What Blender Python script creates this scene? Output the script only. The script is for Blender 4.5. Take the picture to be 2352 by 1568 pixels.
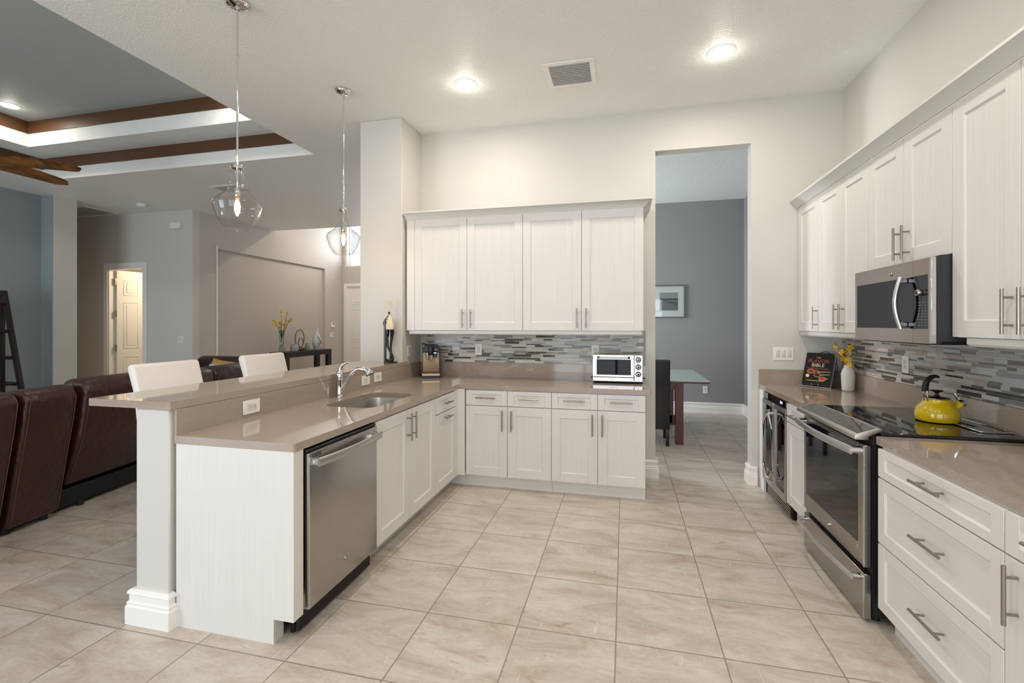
import bpy, bmesh, math, random
from mathutils import Vector, Matrix
PI = math.pi
SC = bpy.context.scene
COL = SC.collection
for _o in list(bpy.data.objects):
    bpy.data.objects.remove(_o)

# ------------------------------------------------------------------ camera
cam = bpy.data.cameras.new('camera')
cam.sensor_width = 36.0
cam.lens = 1073.0 * 36.0 / 2352.0
cam.shift_y = -40.0 / 2352.0
cam.clip_start = 0.05
cam.clip_end = 100
camo = bpy.data.objects.new('camera', cam)
COL.objects.link(camo)
camo.location = (0, 0, 1.452)
camo.rotation_euler = (PI / 2, 0, 0.23681)
SC.camera = camo

# ------------------------------------------------------------------ exposure / world
SC.view_settings.view_transform = 'Standard'
SC.view_settings.look = 'None'
SC.view_settings.gamma = 1
SC.view_settings.use_curve_mapping = False
SC.view_settings.exposure = -0.06
SC.cycles.max_bounces = 12
SC.cycles.diffuse_bounces = 7
SC.cycles.glossy_bounces = 5
SC.cycles.transparent_max_bounces = 16
SC.cycles.transmission_bounces = 6
SC.cycles.caustics_reflective = False
SC.cycles.caustics_refractive = False
SC.cycles.sample_clamp_indirect = 4.0
SC.cycles.use_denoising = True
wd = bpy.data.worlds.new('world')
SC.world = wd
wd.use_nodes = True
wd.node_tree.nodes['Background'].inputs[0].default_value = (0.95, 0.97, 1.0, 1)
wd.node_tree.nodes['Background'].inputs[1].default_value = 1.3


def area(name, loc, rot, sx, sy, power, color, shape='RECTANGLE', spread=PI):
    l = bpy.data.lights.new(name, 'AREA')
    l.shape = shape
    l.size = sx
    l.size_y = sy
    l.energy = power
    l.color = color
    l.spread = spread
    o = bpy.data.objects.new(name, l)
    COL.objects.link(o)
    o.location = loc
    o.rotation_euler = rot
    return o


# daylight through the glazed rear wall behind the camera, the entry transom and the dining-room opening
DAY = (0.83, 0.915, 1.0)
area('daylight_kitchen_slider', (-0.2, -3.45, 1.3), (PI / 2, 0, 0), 3.4, 2.5, 92, DAY)
area('daylight_living_slider', (-6.3, -3.45, 1.35), (PI / 2, 0, 0), 3.4, 2.6, 200, (0.77, 0.87, 1.0))
area('daylight_transom', (-6.3, 11.5, 3.6), (-PI / 2 - 0.5, 0, 0), 2.2, 1.0, 80, (0.95, 0.97, 1.0))
area('daylight_dining', (-2.85, 6.9, 1.7), (PI / 2, 0, -PI / 2 + 0.5), 1.5, 1.7, 195, (0.9, 0.95, 1.0))
# two visible recessed cans; the other four are unseen, added to light the kitchen
WARM = (1.0, 0.89, 0.76)
CANS_AND_FILLS = [(-1.309, 3.746), (0.699, 3.743), (-1.309, 1.55), (0.699, 1.55), (0.699, -0.7), (-1.309, -0.7)]
for _x, _y in CANS_AND_FILLS:
    area('can_or_fill_light', (_x, _y, 3.459), (0, 0, 0), 0.15, 0.15, 13.5, WARM, 'DISK')
for _x, _y in [(-7.26, 4.08), (-4.3, 4.08), (-7.26, 0.8), (-4.3, 0.8)]:  # only the first has a fixture; the other three are added, unseen lights
    area('tray_can_or_fill', (_x, _y, 4.075), (0, 0, 0), 0.15, 0.15, 7.5, WARM, 'DISK')
area('foyer_downlight', (-5.6, 9.8, 4.27), (0, 0, 0), 0.15, 0.15, 40, (1.0, 0.74, 0.5), 'DISK')
area('bedroom_lamp', (-8.2, 7.4, 2.6), (0, 0.6, 0), 0.4, 0.4, 22, (1.0, 0.78, 0.52), 'DISK')


# ------------------------------------------------------------------ helpers
def lin(c):
    if isinstance(c, str):
        c = c.lstrip('#')
        c = tuple(int(c[i:i + 2], 16) / 255 for i in (0, 2, 4))
    return tuple((x / 12.92 if x <= 0.04045 else ((x + 0.055) / 1.055) ** 2.4) for x in c) + (1,)


MATS = {}


def new_mat(name):
    m = bpy.data.materials.new(name)
    m.use_nodes = True
    MATS[name] = m
    nt = m.node_tree
    return m, nt, nt.nodes['Principled BSDF']


def node(nt, typ, **kw):
    n = nt.nodes.new(typ)
    for k, v in kw.items():
        if hasattr(n, k):
            setattr(n, k, v)
        else:
            n.inputs[k].default_value = v
    return n


def plain(name, col, rough=0.5, metal=0.0, spec=0.5, bump=None, var=0.0, vscale=4.0, coat=0.0, stretch=(1, 1, 1), emit=None, es=0.0):
    m, nt, p = new_mat(name)
    p.inputs['Base Color'].default_value = lin(col)
    p.inputs['Roughness'].default_value = rough
    p.inputs['Metallic'].default_value = metal
    p.inputs['Specular IOR Level'].default_value = spec
    if coat:
        p.inputs['Coat Weight'].default_value = coat
        p.inputs['Coat Roughness'].default_value = 0.05
    if emit:
        p.inputs['Emission Color'].default_value = lin(emit)
        p.inputs['Emission Strength'].default_value = es
    tc = None
    if bump or var:
        tc = node(nt, 'ShaderNodeTexCoord')
        mp = node(nt, 'ShaderNodeMapping')
        mp.inputs['Scale'].default_value = stretch
        nt.links.new(tc.outputs['Object'], mp.inputs['Vector'])
    if var:
        nz = node(nt, 'ShaderNodeTexNoise', Scale=vscale, Detail=5.0)
        nt.links.new(mp.outputs[0], nz.inputs['Vector'])
        mx = node(nt, 'ShaderNodeMix', data_type='RGBA')
        c = lin(col)
        mx.inputs[6].default_value = tuple(max(0, x * (1 - var)) for x in c[:3]) + (1,)
        mx.inputs[7].default_value = tuple(min(1, x * (1 + var)) for x in c[:3]) + (1,)
        nt.links.new(nz.outputs['Fac'], mx.inputs[0])
        nt.links.new(mx.outputs[2], p.inputs['Base Color'])
    if bump:
        sc, st, dist = bump
        nz = node(nt, 'ShaderNodeTexNoise', Scale=sc, Detail=3.0)
        nt.links.new(mp.outputs[0], nz.inputs['Vector'])
        b = node(nt, 'ShaderNodeBump', Strength=st, Distance=dist)
        nt.links.new(nz.outputs['Fac'], b.inputs['Height'])
        nt.links.new(b.outputs[0], p.inputs['Normal'])
    return m


def grain(name, a, b, scale, rough=0.4, bumpy=0.06):
    m, nt, p = new_mat(name)
    tc = node(nt, 'ShaderNodeTexCoord')
    mp = node(nt, 'ShaderNodeMapping')
    mp.inputs['Scale'].default_value = scale
    nt.links.new(tc.outputs['Object'], mp.inputs['Vector'])
    nz = node(nt, 'ShaderNodeTexNoise', Scale=1.0, Detail=4.0, Roughness=0.65)
    nt.links.new(mp.outputs[0], nz.inputs['Vector'])
    cr = node(nt, 'ShaderNodeValToRGB')
    cr.color_ramp.elements[0].position = 0.35
    cr.color_ramp.elements[1].position = 0.65
    cr.color_ramp.elements[0].color = lin(a)
    cr.color_ramp.elements[1].color = lin(b)
    nt.links.new(nz.outputs['Fac'], cr.inputs[0])
    nt.links.new(cr.outputs[0], p.inputs['Base Color'])
    p.inputs['Roughness'].default_value = rough
    if bumpy:
        bp = node(nt, 'ShaderNodeBump', Strength=bumpy, Distance=0.001)
        nt.links.new(nz.outputs['Fac'], bp.inputs['Height'])
        nt.links.new(bp.outputs[0], p.inputs['Normal'])
    return m


def thin_glass(name, tint='ffffff', refl=1.0, edge=1.0):
    m, nt, p = new_mat(name)
    nt.nodes.remove(p)
    out = [n for n in nt.nodes if n.type == 'OUTPUT_MATERIAL'][0]
    t = node(nt, 'ShaderNodeBsdfTransparent')
    t.inputs[0].default_value = lin(tint)
    g = node(nt, 'ShaderNodeBsdfGlossy')
    g.inputs['Roughness'].default_value = 0.02
    lw = node(nt, 'ShaderNodeLayerWeight', Blend=0.5)
    pw = node(nt, 'ShaderNodeMath', operation='POWER')
    pw.inputs[1].default_value = 3.0
    ml = node(nt, 'ShaderNodeMath', operation='MULTIPLY_ADD')
    ml.inputs[1].default_value = 0.75 * edge
    ml.inputs[2].default_value = 0.045 * refl
    mx = node(nt, 'ShaderNodeMixShader')
    nt.links.new(lw.outputs['Facing'], pw.inputs[0])
    nt.links.new(pw.outputs[0], ml.inputs[0])
    nt.links.new(ml.outputs[0], mx.inputs[0])
    nt.links.new(t.outputs[0], mx.inputs[1])
    nt.links.new(g.outputs[0], mx.inputs[2])
    nt.links.new(mx.outputs[0], out.inputs[0])
    return m


def steel(name, col, rough, stretch, tiny=0.08):
    m, nt, p = new_mat(name)
    p.inputs['Metallic'].default_value = 1.0
    p.inputs['Base Color'].default_value = lin(col)
    tc = node(nt, 'ShaderNodeTexCoord')
    mp = node(nt, 'ShaderNodeMapping')
    mp.inputs['Scale'].default_value = stretch
    nt.links.new(tc.outputs['Object'], mp.inputs['Vector'])
    nz = node(nt, 'ShaderNodeTexNoise', Scale=1.0, Detail=3.0)
    nt.links.new(mp.outputs[0], nz.inputs['Vector'])
    mr = node(nt, 'ShaderNodeMapRange')
    mr.inputs['To Min'].default_value = rough * 0.85
    mr.inputs['To Max'].default_value = rough * 1.15
    nt.links.new(nz.outputs['Fac'], mr.inputs['Value'])
    nt.links.new(mr.outputs[0], p.inputs['Roughness'])
    bp = node(nt, 'ShaderNodeBump', Strength=tiny, Distance=0.0005)
    nt.links.new(nz.outputs['Fac'], bp.inputs['Height'])
    nt.links.new(bp.outputs[0], p.inputs['Normal'])
    return m


# ------------------------------------------------------------------ materials
plain('kitchen_paint', 'd1cfca', 0.55, bump=(220, 0.12, 0.002))
plain('ceiling_paint', 'ecefec', 0.45, bump=(75, 0.75, 0.008))
plain('tray_grey', 'a9b0ad', 0.6, bump=(70, 0.3, 0.005))
plain('tray_brown', '573922', 0.45)
plain('blue_paint', '909a9c', 0.6, bump=(220, 0.1, 0.002))
plain('greige_paint', 'c4c0bd', 0.6, bump=(220, 0.1, 0.002))
plain('dining_grey', '929393', 0.6, bump=(220, 0.1, 0.002))
plain('trim_white', 'f0efec', 0.4)
plain('plastic_white', 'efeeea', 0.35)
plain('plate_grey', 'd9d7d2', 0.4)
plain('black_plastic', '121214', 0.35)
plain('matte_black', '0c0c0d', 0.6)
plain('slot_dark', '2a2a2a', 0.6)
plain('gap_dark', '191714', 0.9)
plain('black_glass', '08090a', 0.04, spec=0.7)
plain('window_black', '07090a', 0.05, spec=0.22)
plain('cooktop_glass', '0a0908', 0.03, spec=0.75)
plain('charcoal_steel', '3a393c', 0.45, metal=0.3)
steel('steel', 'b0aca8', 0.26, (2, 2, 300))
steel('steel_wide', 'ad9d90', 0.26, (900, 9, 900), 0.0)
steel('steel_soft', 'bdbab5', 0.34, (3, 3, 200))
plain('nickel', 'a39a90', 0.27, metal=1.0)
plain('chrome', 'd8d8d8', 0.06, metal=1.0)
plain('polished_steel', 'd4d3d0', 0.16, metal=1.0)
plain('bright_steel', 'cfcfce', 0.27, metal=0.9)
grain('cabinet_vertical', 'd9d7d3', 'e3e2df', (380, 380, 1.6), 0.42)
grain('cabinet_horizontal', 'd9d7d3', 'e3e2df', (1.6, 380, 380), 0.42)
plain('cabinet_plain', 'dedcd9', 0.42)
plain('crown_paint', 'd7d8d5', 0.42)
plain('leather', '381d17', 0.34, bump=(16, 0.45, 0.02), var=0.4, vscale=4)
plain('leather_dark', '2a1613', 0.36, bump=(16, 0.4, 0.02), var=0.2, vscale=5)
plain('stitch', '6b4630', 0.7)
plain('white_leather', 'e9e5e3', 0.38, bump=(120, 0.06, 0.001))
plain('black_leather', '1b191a', 0.42, bump=(120, 0.12, 0.001))
grain('dark_wood', '140c0a', '291a15', (8, 8, 60), 0.35)
grain('red_wood', '4a221d', '6a352c', (60, 60, 5), 0.35)
grain('fan_wood', '3a2210', '8a5a25', (14, 3, 20), 0.3)
plain('gold_plate', 'a08c74', 0.42, metal=0.25)
plain('gold_bright', 'b9a380', 0.35, metal=0.5)
plain('yellow_enamel', 'd9b70c', 0.12, coat=0.6)
plain('vase_white', 'dcdad4', 0.5, bump=(18, 0.1, 0.004))
plain('ceramic_white', 'd4d6da', 0.35)
plain('ceramic_line', '4f5458', 0.5)
plain('ceramic_grey', 'b4b9bb', 0.4, bump=(60, 0.4, 0.003))
plain('petal_yellow', 'f0c010', 0.5)
plain('petal_gold', 'c98a10', 0.5)
plain('twig', '2d2118', 0.7)
plain('leaf_green', '5d7236', 0.6)
plain('statue_black', '16130f', 0.3)
plain('statue_cream', 'e3d3b4', 0.45, var=0.12, vscale=20)
plain('statue_rust', '3b1d14', 0.5)
plain('pillow_gold', 'bd924c', 0.8, bump=(150, 0.3, 0.002))
plain('pillow_grey', 'c3c7d2', 0.8, bump=(150, 0.3, 0.002))
plain('paper_white', 'dfe4e8', 0.7)
plain('mat_board', 'e4e8e6', 0.8)
plain('photo_sky', '9aa0a2', 0.5)
plain('photo_sea', '6f777a', 0.5)
plain('photo_dark', '23282a', 0.5)
plain('frame_grey', '5a5f62', 0.4)
plain('book_black', '0c0a0a', 0.45, spec=0.25)
plain('print_red', 'b0574a', 0.5)
plain('print_cream', 'e4dcb8', 0.5)
plain('print_yellow', 'c9b860', 0.5)
plain('spoon_wood', 'd3a56b', 0.5)
plain('spice_red', '8c1f14', 0.6)
plain('spice_orange', 'a8401c', 0.6)
plain('page_edge', 'aab4c6', 0.7)
plain('grout', 'c2beb4', 0.8)
plain('socket_brass', 'c79a5c', 0.35, metal=0.8)
plain('display_glow', 'dfe6ff', 0.4, emit='cfdcff', es=4.0)
plain('bulb_glow', 'ffe9c0', 0.3, emit='ffcf90', es=40.0)
plain('can_glow', 'fff4e4', 0.4, emit='ffeed8', es=30.0)
plain('sky_pane', 'ffffff', 0.4, emit='f4f6fa', es=0.9)
plain('vent_slat', 'b4b7b5', 0.45)
plain('key_print', '8d857a', 0.5)
thin_glass('clear_glass', 'f6f6f4', 1.3, 1.25)
thin_glass('window_glass', 'feffff')
thin_glass('vase_glass', 'e6efea', 1.5)
thin_glass('tinted_glass', '8a9090', 1.6)
thin_glass('oven_window_glass', '6a7276', 0.35, 0.5)
plain('frost_glass', 'b9c9c7', 0.12, spec=0.6)
plain('green_glass', '2f8a55', 0.1)
plain('oven_inside', '23282c', 0.45)
MOS = []
for _n, _c, _r in (('tile_pale_stone', 'c3c0b6', 0.35), ('tile_light_glass', 'b7b8b3', 0.12), ('tile_mid_glass', '8b8b87', 0.12),
                   ('tile_dark_glass', '4d4a46', 0.09), ('tile_warm_stone', 'b9ab9d', 0.4), ('tile_white_stone', 'd0cec6', 0.35), ('tile_brown_glass', '5d5650', 0.1)):
    plain(_n, _c, _r, var=0.05, vscale=25)
    MOS.append(_n)


def quartz():
    m, nt, p = new_mat('quartz')
    tc = node(nt, 'ShaderNodeTexCoord')
    n1 = node(nt, 'ShaderNodeTexNoise', Scale=260.0, Detail=2.0)
    nt.links.new(tc.outputs['Object'], n1.inputs['Vector'])
    cr = node(nt, 'ShaderNodeValToRGB')
    e = cr.color_ramp.elements
    e[0].position = 0.3
    e[0].color = lin('9a8c80')
    e[1].position = 0.72
    e[1].color = lin('afa195')
    nt.links.new(n1.outputs['Fac'], cr.inputs[0])
    nt.links.new(cr.outputs[0], p.inputs['Base Color'])
    p.inputs['Roughness'].default_value = 0.055
    p.inputs['Specular IOR Level'].default_value = 0.6


quartz()


def floor_tile():
    m, nt, p = new_mat('floor_tile')
    P, X0, Y0 = 0.4615, -0.0395, 2.1885
    ge = node(nt, 'ShaderNodeNewGeometry')
    sp = node(nt, 'ShaderNodeSeparateXYZ')
    nt.links.new(ge.outputs['Position'], sp.inputs[0])

    def math_(op, a, b=None, c=None):
        n = node(nt, 'ShaderNodeMath', operation=op)
        for i, v in enumerate((a, b, c)):
            if v is None:
                continue
            if isinstance(v, (int, float)):
                n.inputs[i].default_value = v
            else:
                nt.links.new(v, n.inputs[i])
        return n.outputs[0]
    fx = math_('DIVIDE', math_('SUBTRACT', sp.outputs[0], X0), P)
    fy = math_('DIVIDE', math_('SUBTRACT', sp.outputs[1], Y0), P)
    ix, iy = math_('FLOOR', fx), math_('FLOOR', fy)
    dx = math_('ABSOLUTE', math_('SUBTRACT', math_('FRACT', fx), 0.5))
    dy = math_('ABSOLUTE', math_('SUBTRACT', math_('FRACT', fy), 0.5))
    d = math_('MAXIMUM', dx, dy)
    gm = node(nt, 'ShaderNodeMapRange')
    gm.inputs['From Min'].default_value = 0.4915
    gm.inputs['From Max'].default_value = 0.4955
    nt.links.new(d, gm.inputs['Value'])
    cb = node(nt, 'ShaderNodeCombineXYZ')
    nt.links.new(ix, cb.inputs[0])
    nt.links.new(iy, cb.inputs[1])
    wn = node(nt, 'ShaderNodeTexWhiteNoise', noise_dimensions='3D')
    nt.links.new(cb.outputs[0], wn.inputs['Vector'])
    va = node(nt, 'ShaderNodeVectorMath', operation='MULTIPLY_ADD')
    va.inputs[1].default_value = (37, 37, 37)
    nt.links.new(wn.outputs['Color'], va.inputs[0])
    nt.links.new(ge.outputs['Position'], va.inputs[2])
    mp = node(nt, 'ShaderNodeMapping')
    mp.inputs['Rotation'].default_value = (0, 0, 0.55)
    mp.inputs['Scale'].default_value = (1.0, 2.6, 1.0)
    nt.links.new(va.outputs[0], mp.inputs['Vector'])
    n1 = node(nt, 'ShaderNodeTexNoise', Scale=2.2, Detail=9.0, Roughness=0.7, Distortion=0.9)
    nt.links.new(mp.outputs[0], n1.inputs['Vector'])
    c1 = node(nt, 'ShaderNodeValToRGB')
    e = c1.color_ramp.elements
    e[0].position, e[0].color = 0.30, lin('ad9b89')
    e[1].position, e[1].color = 0.56, lin('d0c8bf')
    x = e.new(0.43)
    x.color = lin('c3b7ab')
    x = e.new(0.75)
    x.color = lin('d8d2cb')
    nt.links.new(n1.outputs['Fac'], c1.inputs[0])
    nf = node(nt, 'ShaderNodeTexNoise', Scale=26.0, Detail=6.0, Roughness=0.75)
    nt.links.new(mp.outputs[0], nf.inputs['Vector'])
    cf = node(nt, 'ShaderNodeValToRGB')
    cf.color_ramp.elements[0].position, cf.color_ramp.elements[0].color = 0.3, (0.88, 0.87, 0.86, 1)
    cf.color_ramp.elements[1].position, cf.color_ramp.elements[1].color = 0.7, (1.06, 1.06, 1.06, 1)
    nt.links.new(nf.outputs['Fac'], cf.inputs[0])
    mf = node(nt, 'ShaderNodeMix', data_type='RGBA', blend_type='MULTIPLY')
    mf.inputs[0].default_value = 1.0
    nt.links.new(c1.outputs[0], mf.inputs[6])
    nt.links.new(cf.outputs[0], mf.inputs[7])
    # thin rusty veins
    n2 = node(nt, 'ShaderNodeTexNoise', Scale=3.3, Detail=9.0, Roughness=0.7, Distortion=1.6)
    nt.links.new(mp.outputs[0], n2.inputs['Vector'])
    c2 = node(nt, 'ShaderNodeValToRGB')
    e = c2.color_ramp.elements
    e[0].position, e[0].color = 0.61, (0, 0, 0, 1)
    e[1].position, e[1].color = 0.70, (1, 1, 1, 1)
    nt.links.new(n2.outputs['Fac'], c2.inputs[0])
    m1 = node(nt, 'ShaderNodeMix', data_type='RGBA')
    nt.links.new(math_('MULTIPLY', c2.outputs[0], 0.75), m1.inputs[0])
    nt.links.new(mf.outputs[2], m1.inputs[6])
    m1.inputs[7].default_value = lin('a1866d')
    # pale scratches
    mp2 = node(nt, 'ShaderNodeMapping')
    mp2.inputs['Rotation'].default_value = (0, 0, -0.5)
    mp2.inputs['Scale'].default_value = (14.0, 2.2, 1.0)
    nt.links.new(va.outputs[0], mp2.inputs['Vector'])
    n3 = node(nt, 'ShaderNodeTexNoise', Scale=4.0, Detail=6.0, Roughness=0.6, Distortion=1.0)
    nt.links.new(mp2.outputs[0], n3.inputs['Vector'])
    c3 = node(nt, 'ShaderNodeValToRGB')
    e = c3.color_ramp.elements
    e[0].position, e[0].color = 0.62, (0, 0, 0, 1)
    e[1].position, e[1].color = 0.69, (1, 1, 1, 1)
    nt.links.new(n3.outputs['Fac'], c3.inputs[0])
    m2 = node(nt, 'ShaderNodeMix', data_type='RGBA')
    nt.links.new(math_('MULTIPLY', c3.outputs[0], 0.35), m2.inputs[0])
    nt.links.new(m1.outputs[2], m2.inputs[6])
    m2.inputs[7].default_value = lin('ece6dc')
    m3 = node(nt, 'ShaderNodeMix', data_type='RGBA')
    nt.links.new(gm.outputs[0], m3.inputs[0])
    nt.links.new(m2.outputs[2], m3.inputs[6])
    m3.inputs[7].default_value = lin('93887d')
    nt.links.new(m3.outputs[2], p.inputs['Base Color'])
    p.inputs['Roughness'].default_value = 0.34
    p.inputs['Specular IOR Level'].default_value = 0.45
    inv = math_('SUBTRACT', 1.0, gm.outputs[0])
    hs = math_('MULTIPLY_ADD', n1.outputs['Fac'], 0.15, inv)
    bp = node(nt, 'ShaderNodeBump', Strength=0.35, Distance=0.003)
    nt.links.new(hs, bp.inputs['Height'])
    nt.links.new(bp.outputs[0], p.inputs['Normal'])


floor_tile()


def wallpaper():
    m, nt, p = new_mat('wallpaper')
    tc = node(nt, 'ShaderNodeTexCoord')
    v = node(nt, 'ShaderNodeTexVoronoi', feature='F1', distance='CHEBYCHEV', Scale=3.6)
    v.voronoi_dimensions = '2D'
    sx = node(nt, 'ShaderNodeSeparateXYZ')
    nt.links.new(tc.outputs['Object'], sx.inputs[0])
    cx = node(nt, 'ShaderNodeCombineXYZ')
    nt.links.new(sx.outputs[1], cx.inputs[0])
    nt.links.new(sx.outputs[2], cx.inputs[1])
    nt.links.new(cx.outputs[0], v.inputs['Vector'])
    mx = node(nt, 'ShaderNodeMix', data_type='RGBA')
    w = node(nt, 'ShaderNodeMath', operation='MULTIPLY')
    w.inputs[1].default_value = 7.0
    nt.links.new(v.outputs['Distance'], w.inputs[0])
    fr = node(nt, 'ShaderNodeMath', operation='FRACT')
    nt.links.new(w.outputs[0], fr.inputs[0])
    gt = node(nt, 'ShaderNodeMath', operation='GREATER_THAN')
    gt.inputs[1].default_value = 0.16
    nt.links.new(fr.outputs[0], gt.inputs[0])
    nt.links.new(gt.outputs[0], mx.inputs[0])
    mx.inputs[6].default_value = lin('bdb8b2')
    mx.inputs[7].default_value = lin('c3beb8')
    nt.links.new(mx.outputs[2], p.inputs['Base Color'])
    p.inputs['Roughness'].default_value = 0.55


wallpaper()


# ------------------------------------------------------------------ mesh builder
class MB:
    def __init__(s, mats='kitchen_paint'):
        s.bm = bmesh.new()
        s.mats = [mats] if isinstance(mats, str) else list(mats)

    def mi(s, m):
        if m is None:
            return 0
        if isinstance(m, int):
            return m
        if m not in s.mats:
            s.mats.append(m)
        return s.mats.index(m)

    def _merge(s, t, m, M=None):
        k = s.mi(m)
        for f in t.faces:
            f.material_index = k
        if M is not None:
            bmesh.ops.transform(t, matrix=M, verts=t.verts)
        me = bpy.data.meshes.new('tmp')
        t.to_mesh(me)
        t.free()
        s.bm.from_mesh(me)
        bpy.data.meshes.remove(me)
        return s

    def box(s, x0, x1, y0, y1, z0, z1, m=None, bev=0.0, seg=1, M=None):
        t = bmesh.new()
        bmesh.ops.create_cube(t, size=1.0)
        for v in t.verts:
            v.co = Vector((x0 + (v.co.x + 0.5) * (x1 - x0), y0 + (v.co.y + 0.5) * (y1 - y0), z0 + (v.co.z + 0.5) * (z1 - z0)))
        if (x1 - x0) * (y1 - y0) * (z1 - z0) < 0:
            bmesh.ops.reverse_faces(t, faces=t.faces)
        if bev:
            bmesh.ops.bevel(t, geom=t.edges[:], offset=bev, segments=seg, affect='EDGES', profile=0.5)
        return s._merge(t, m, M)

    def cyl(s, p0, p1, r, r2=None, seg=20, m=None, M=None, bev=0.0):
        p0, p1 = Vector(p0), Vector(p1)
        d = p1 - p0
        t = bmesh.new()
        bmesh.ops.create_cone(t, cap_ends=True, cap_tris=False, segments=seg, radius1=r, radius2=r if r2 is None else r2, depth=d.length)
        if bev:
            es = [e for e in t.edges if len([f for f in e.link_faces if len(f.verts) > 4]) == 1]
            bmesh.ops.bevel(t, geom=es, offset=bev, segments=2, affect='EDGES', profile=0.5)
        q = Vector((0, 0, 1)).rotation_difference(d.normalized()).to_matrix().to_4x4()
        X = Matrix.Translation((p0 + p1) / 2) @ q
        if M is not None:
            X = M @ X
        return s._merge(t, m, X)

    def tube(s, pts, r, seg=12, m=None, M=None, flat=1.0, up=(0, 0, 1), cap=True):
        pts = [Vector(p) for p in pts]
        n = len(pts)
        rs = r if isinstance(r, (list, tuple)) else [r] * n
        t = bmesh.new()
        rings = []
        upv = Vector(up)
        for i, p in enumerate(pts):
            d = (pts[min(i + 1, n - 1)] - pts[max(i - 1, 0)]).normalized()
            a = d.cross(upv)
            if a.length < 1e-3:
                a = d.cross(Vector((1, 0.01, 0)))
            a.normalize()
            b = a.cross(d).normalized()
            rings.append([t.verts.new(p + a * math.cos(2 * PI * k / seg) * rs[i] * flat + b * math.sin(2 * PI * k / seg) * rs[i]) for k in range(seg)])
        for i in range(n - 1):
            for k in range(seg):
                t.faces.new((rings[i][k], rings[i][(k + 1) % seg], rings[i + 1][(k + 1) % seg], rings[i + 1][k]))
        if cap:
            t.faces.new(rings[0][::-1])
            t.faces.new(rings[-1])
        bmesh.ops.recalc_face_normals(t, faces=t.faces)
        return s._merge(t, m, M)

    def lathe(s, prof, c=(0, 0, 0), seg=32, m=None, M=None, sx=1.0, sy=1.0, cap0=False, cap1=False):
        t = bmesh.new()
        rings = []
        for r, z in prof:
            r = max(r, 1e-4)
            rings.append([t.verts.new((c[0] + sx * r * math.cos(2 * PI * k / seg), c[1] + sy * r * math.sin(2 * PI * k / seg), c[2] + z)) for k in range(seg)])
        for i in range(len(prof) - 1):
            for k in range(seg):
                t.faces.new((rings[i][k], rings[i][(k + 1) % seg], rings[i + 1][(k + 1) % seg], rings[i + 1][k]))
        if cap0:
            t.faces.new(rings[0][::-1])
        if cap1:
            t.faces.new(rings[-1])
        if cap0 or cap1:
            bmesh.ops.recalc_face_normals(t, faces=t.faces)
        return s._merge(t, m, M)

    def prism(s, poly, axis, a0, a1, m=None, bev=0.0, seg=2, M=None):
        # poly in the two remaining axes, in x,y,z order
        t = bmesh.new()

        def put(u, v, a):
            return {'x': (a, u, v), 'y': (u, a, v), 'z': (u, v, a)}[axis]
        A = [t.verts.new(put(u, v, a0)) for u, v in poly]
        B = [t.verts.new(put(u, v, a1)) for u, v in poly]
        n = len(poly)
        t.faces.new(A[::-1])
        t.faces.new(B)
        for i in range(n):
            t.faces.new((A[i], A[(i + 1) % n], B[(i + 1) % n], B[i]))
        bmesh.ops.recalc_face_normals(t, faces=t.faces)
        if bev:
            bmesh.ops.bevel(t, geom=t.edges[:], offset=bev, segments=seg, affect='EDGES', profile=0.5, clamp_overlap=True)
        return s._merge(t, m, M)

    def ball(s, c, r, m=None, sc=(1, 1, 1), seg=16, M=None):
        t = bmesh.new()
        bmesh.ops.create_uvsphere(t, u_segments=seg, v_segments=max(6, seg // 2), radius=1.0)
        for v in t.verts:
            v.co = Vector((c[0] + v.co.x * r * sc[0], c[1] + v.co.y * r * sc[1], c[2] + v.co.z * r * sc[2]))
        return s._merge(t, m, M)

    def poly(s, pts, m=None, M=None):
        t = bmesh.new()
        t.faces.new([t.verts.new(p) for p in pts])
        return s._merge(t, m, M)

    def sweep(s, path, prof, m=None, M=None):
        # profile (outward offset, z) swept along a 2D path with mitred corners; outward is to the right of travel
        t = bmesh.new()
        n = len(path)
        P = [Vector((p[0], p[1])) for p in path]
        rings = []
        for i in range(n):
            ds = []
            if i > 0:
                ds.append((P[i] - P[i - 1]).normalized())
            if i < n - 1:
                ds.append((P[i + 1] - P[i]).normalized())
            ns = [Vector((d.y, -d.x)) for d in ds]
            if len(ns) == 1:
                nn = ns[0]
            else:
                nn = (ns[0] + ns[1])
                nn = nn / max(0.2, nn.dot(ns[0]))
            rings.append([t.verts.new((P[i].x + nn.x * o, P[i].y + nn.y * o, z)) for o, z in prof])
        k = len(prof)
        for i in range(n - 1):
            for j in range(k):
                t.faces.new((rings[i][j], rings[i][(j + 1) % k], rings[i + 1][(j + 1) % k], rings[i + 1][j]))
        t.faces.new(rings[0][::-1])
        t.faces.new(rings[-1])
        bmesh.ops.recalc_face_normals(t, faces=t.faces)
        return s._merge(t, m, M)

    def slab(s, outer, holes, z0, z1, m=None):
        t = bmesh.new()
        es = []
        for loop in [outer] + holes:
            vs = [t.verts.new((x, y, z1)) for x, y in loop]
            es += [t.edges.new((vs[i], vs[(i + 1) % len(vs)])) for i in range(len(vs))]
        bmesh.ops.triangle_fill(t, edges=es, use_beauty=True, use_dissolve=False)
        bmesh.ops.dissolve_limit(t, angle_limit=0.01, verts=t.verts, edges=t.edges)
        r = bmesh.ops.extrude_face_region(t, geom=t.faces[:])
        for v in [g for g in r['geom'] if isinstance(g, bmesh.types.BMVert)]:
            v.co.z = z0
        bmesh.ops.recalc_face_normals(t, faces=t.faces)
        return s._merge(t, m)

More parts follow.
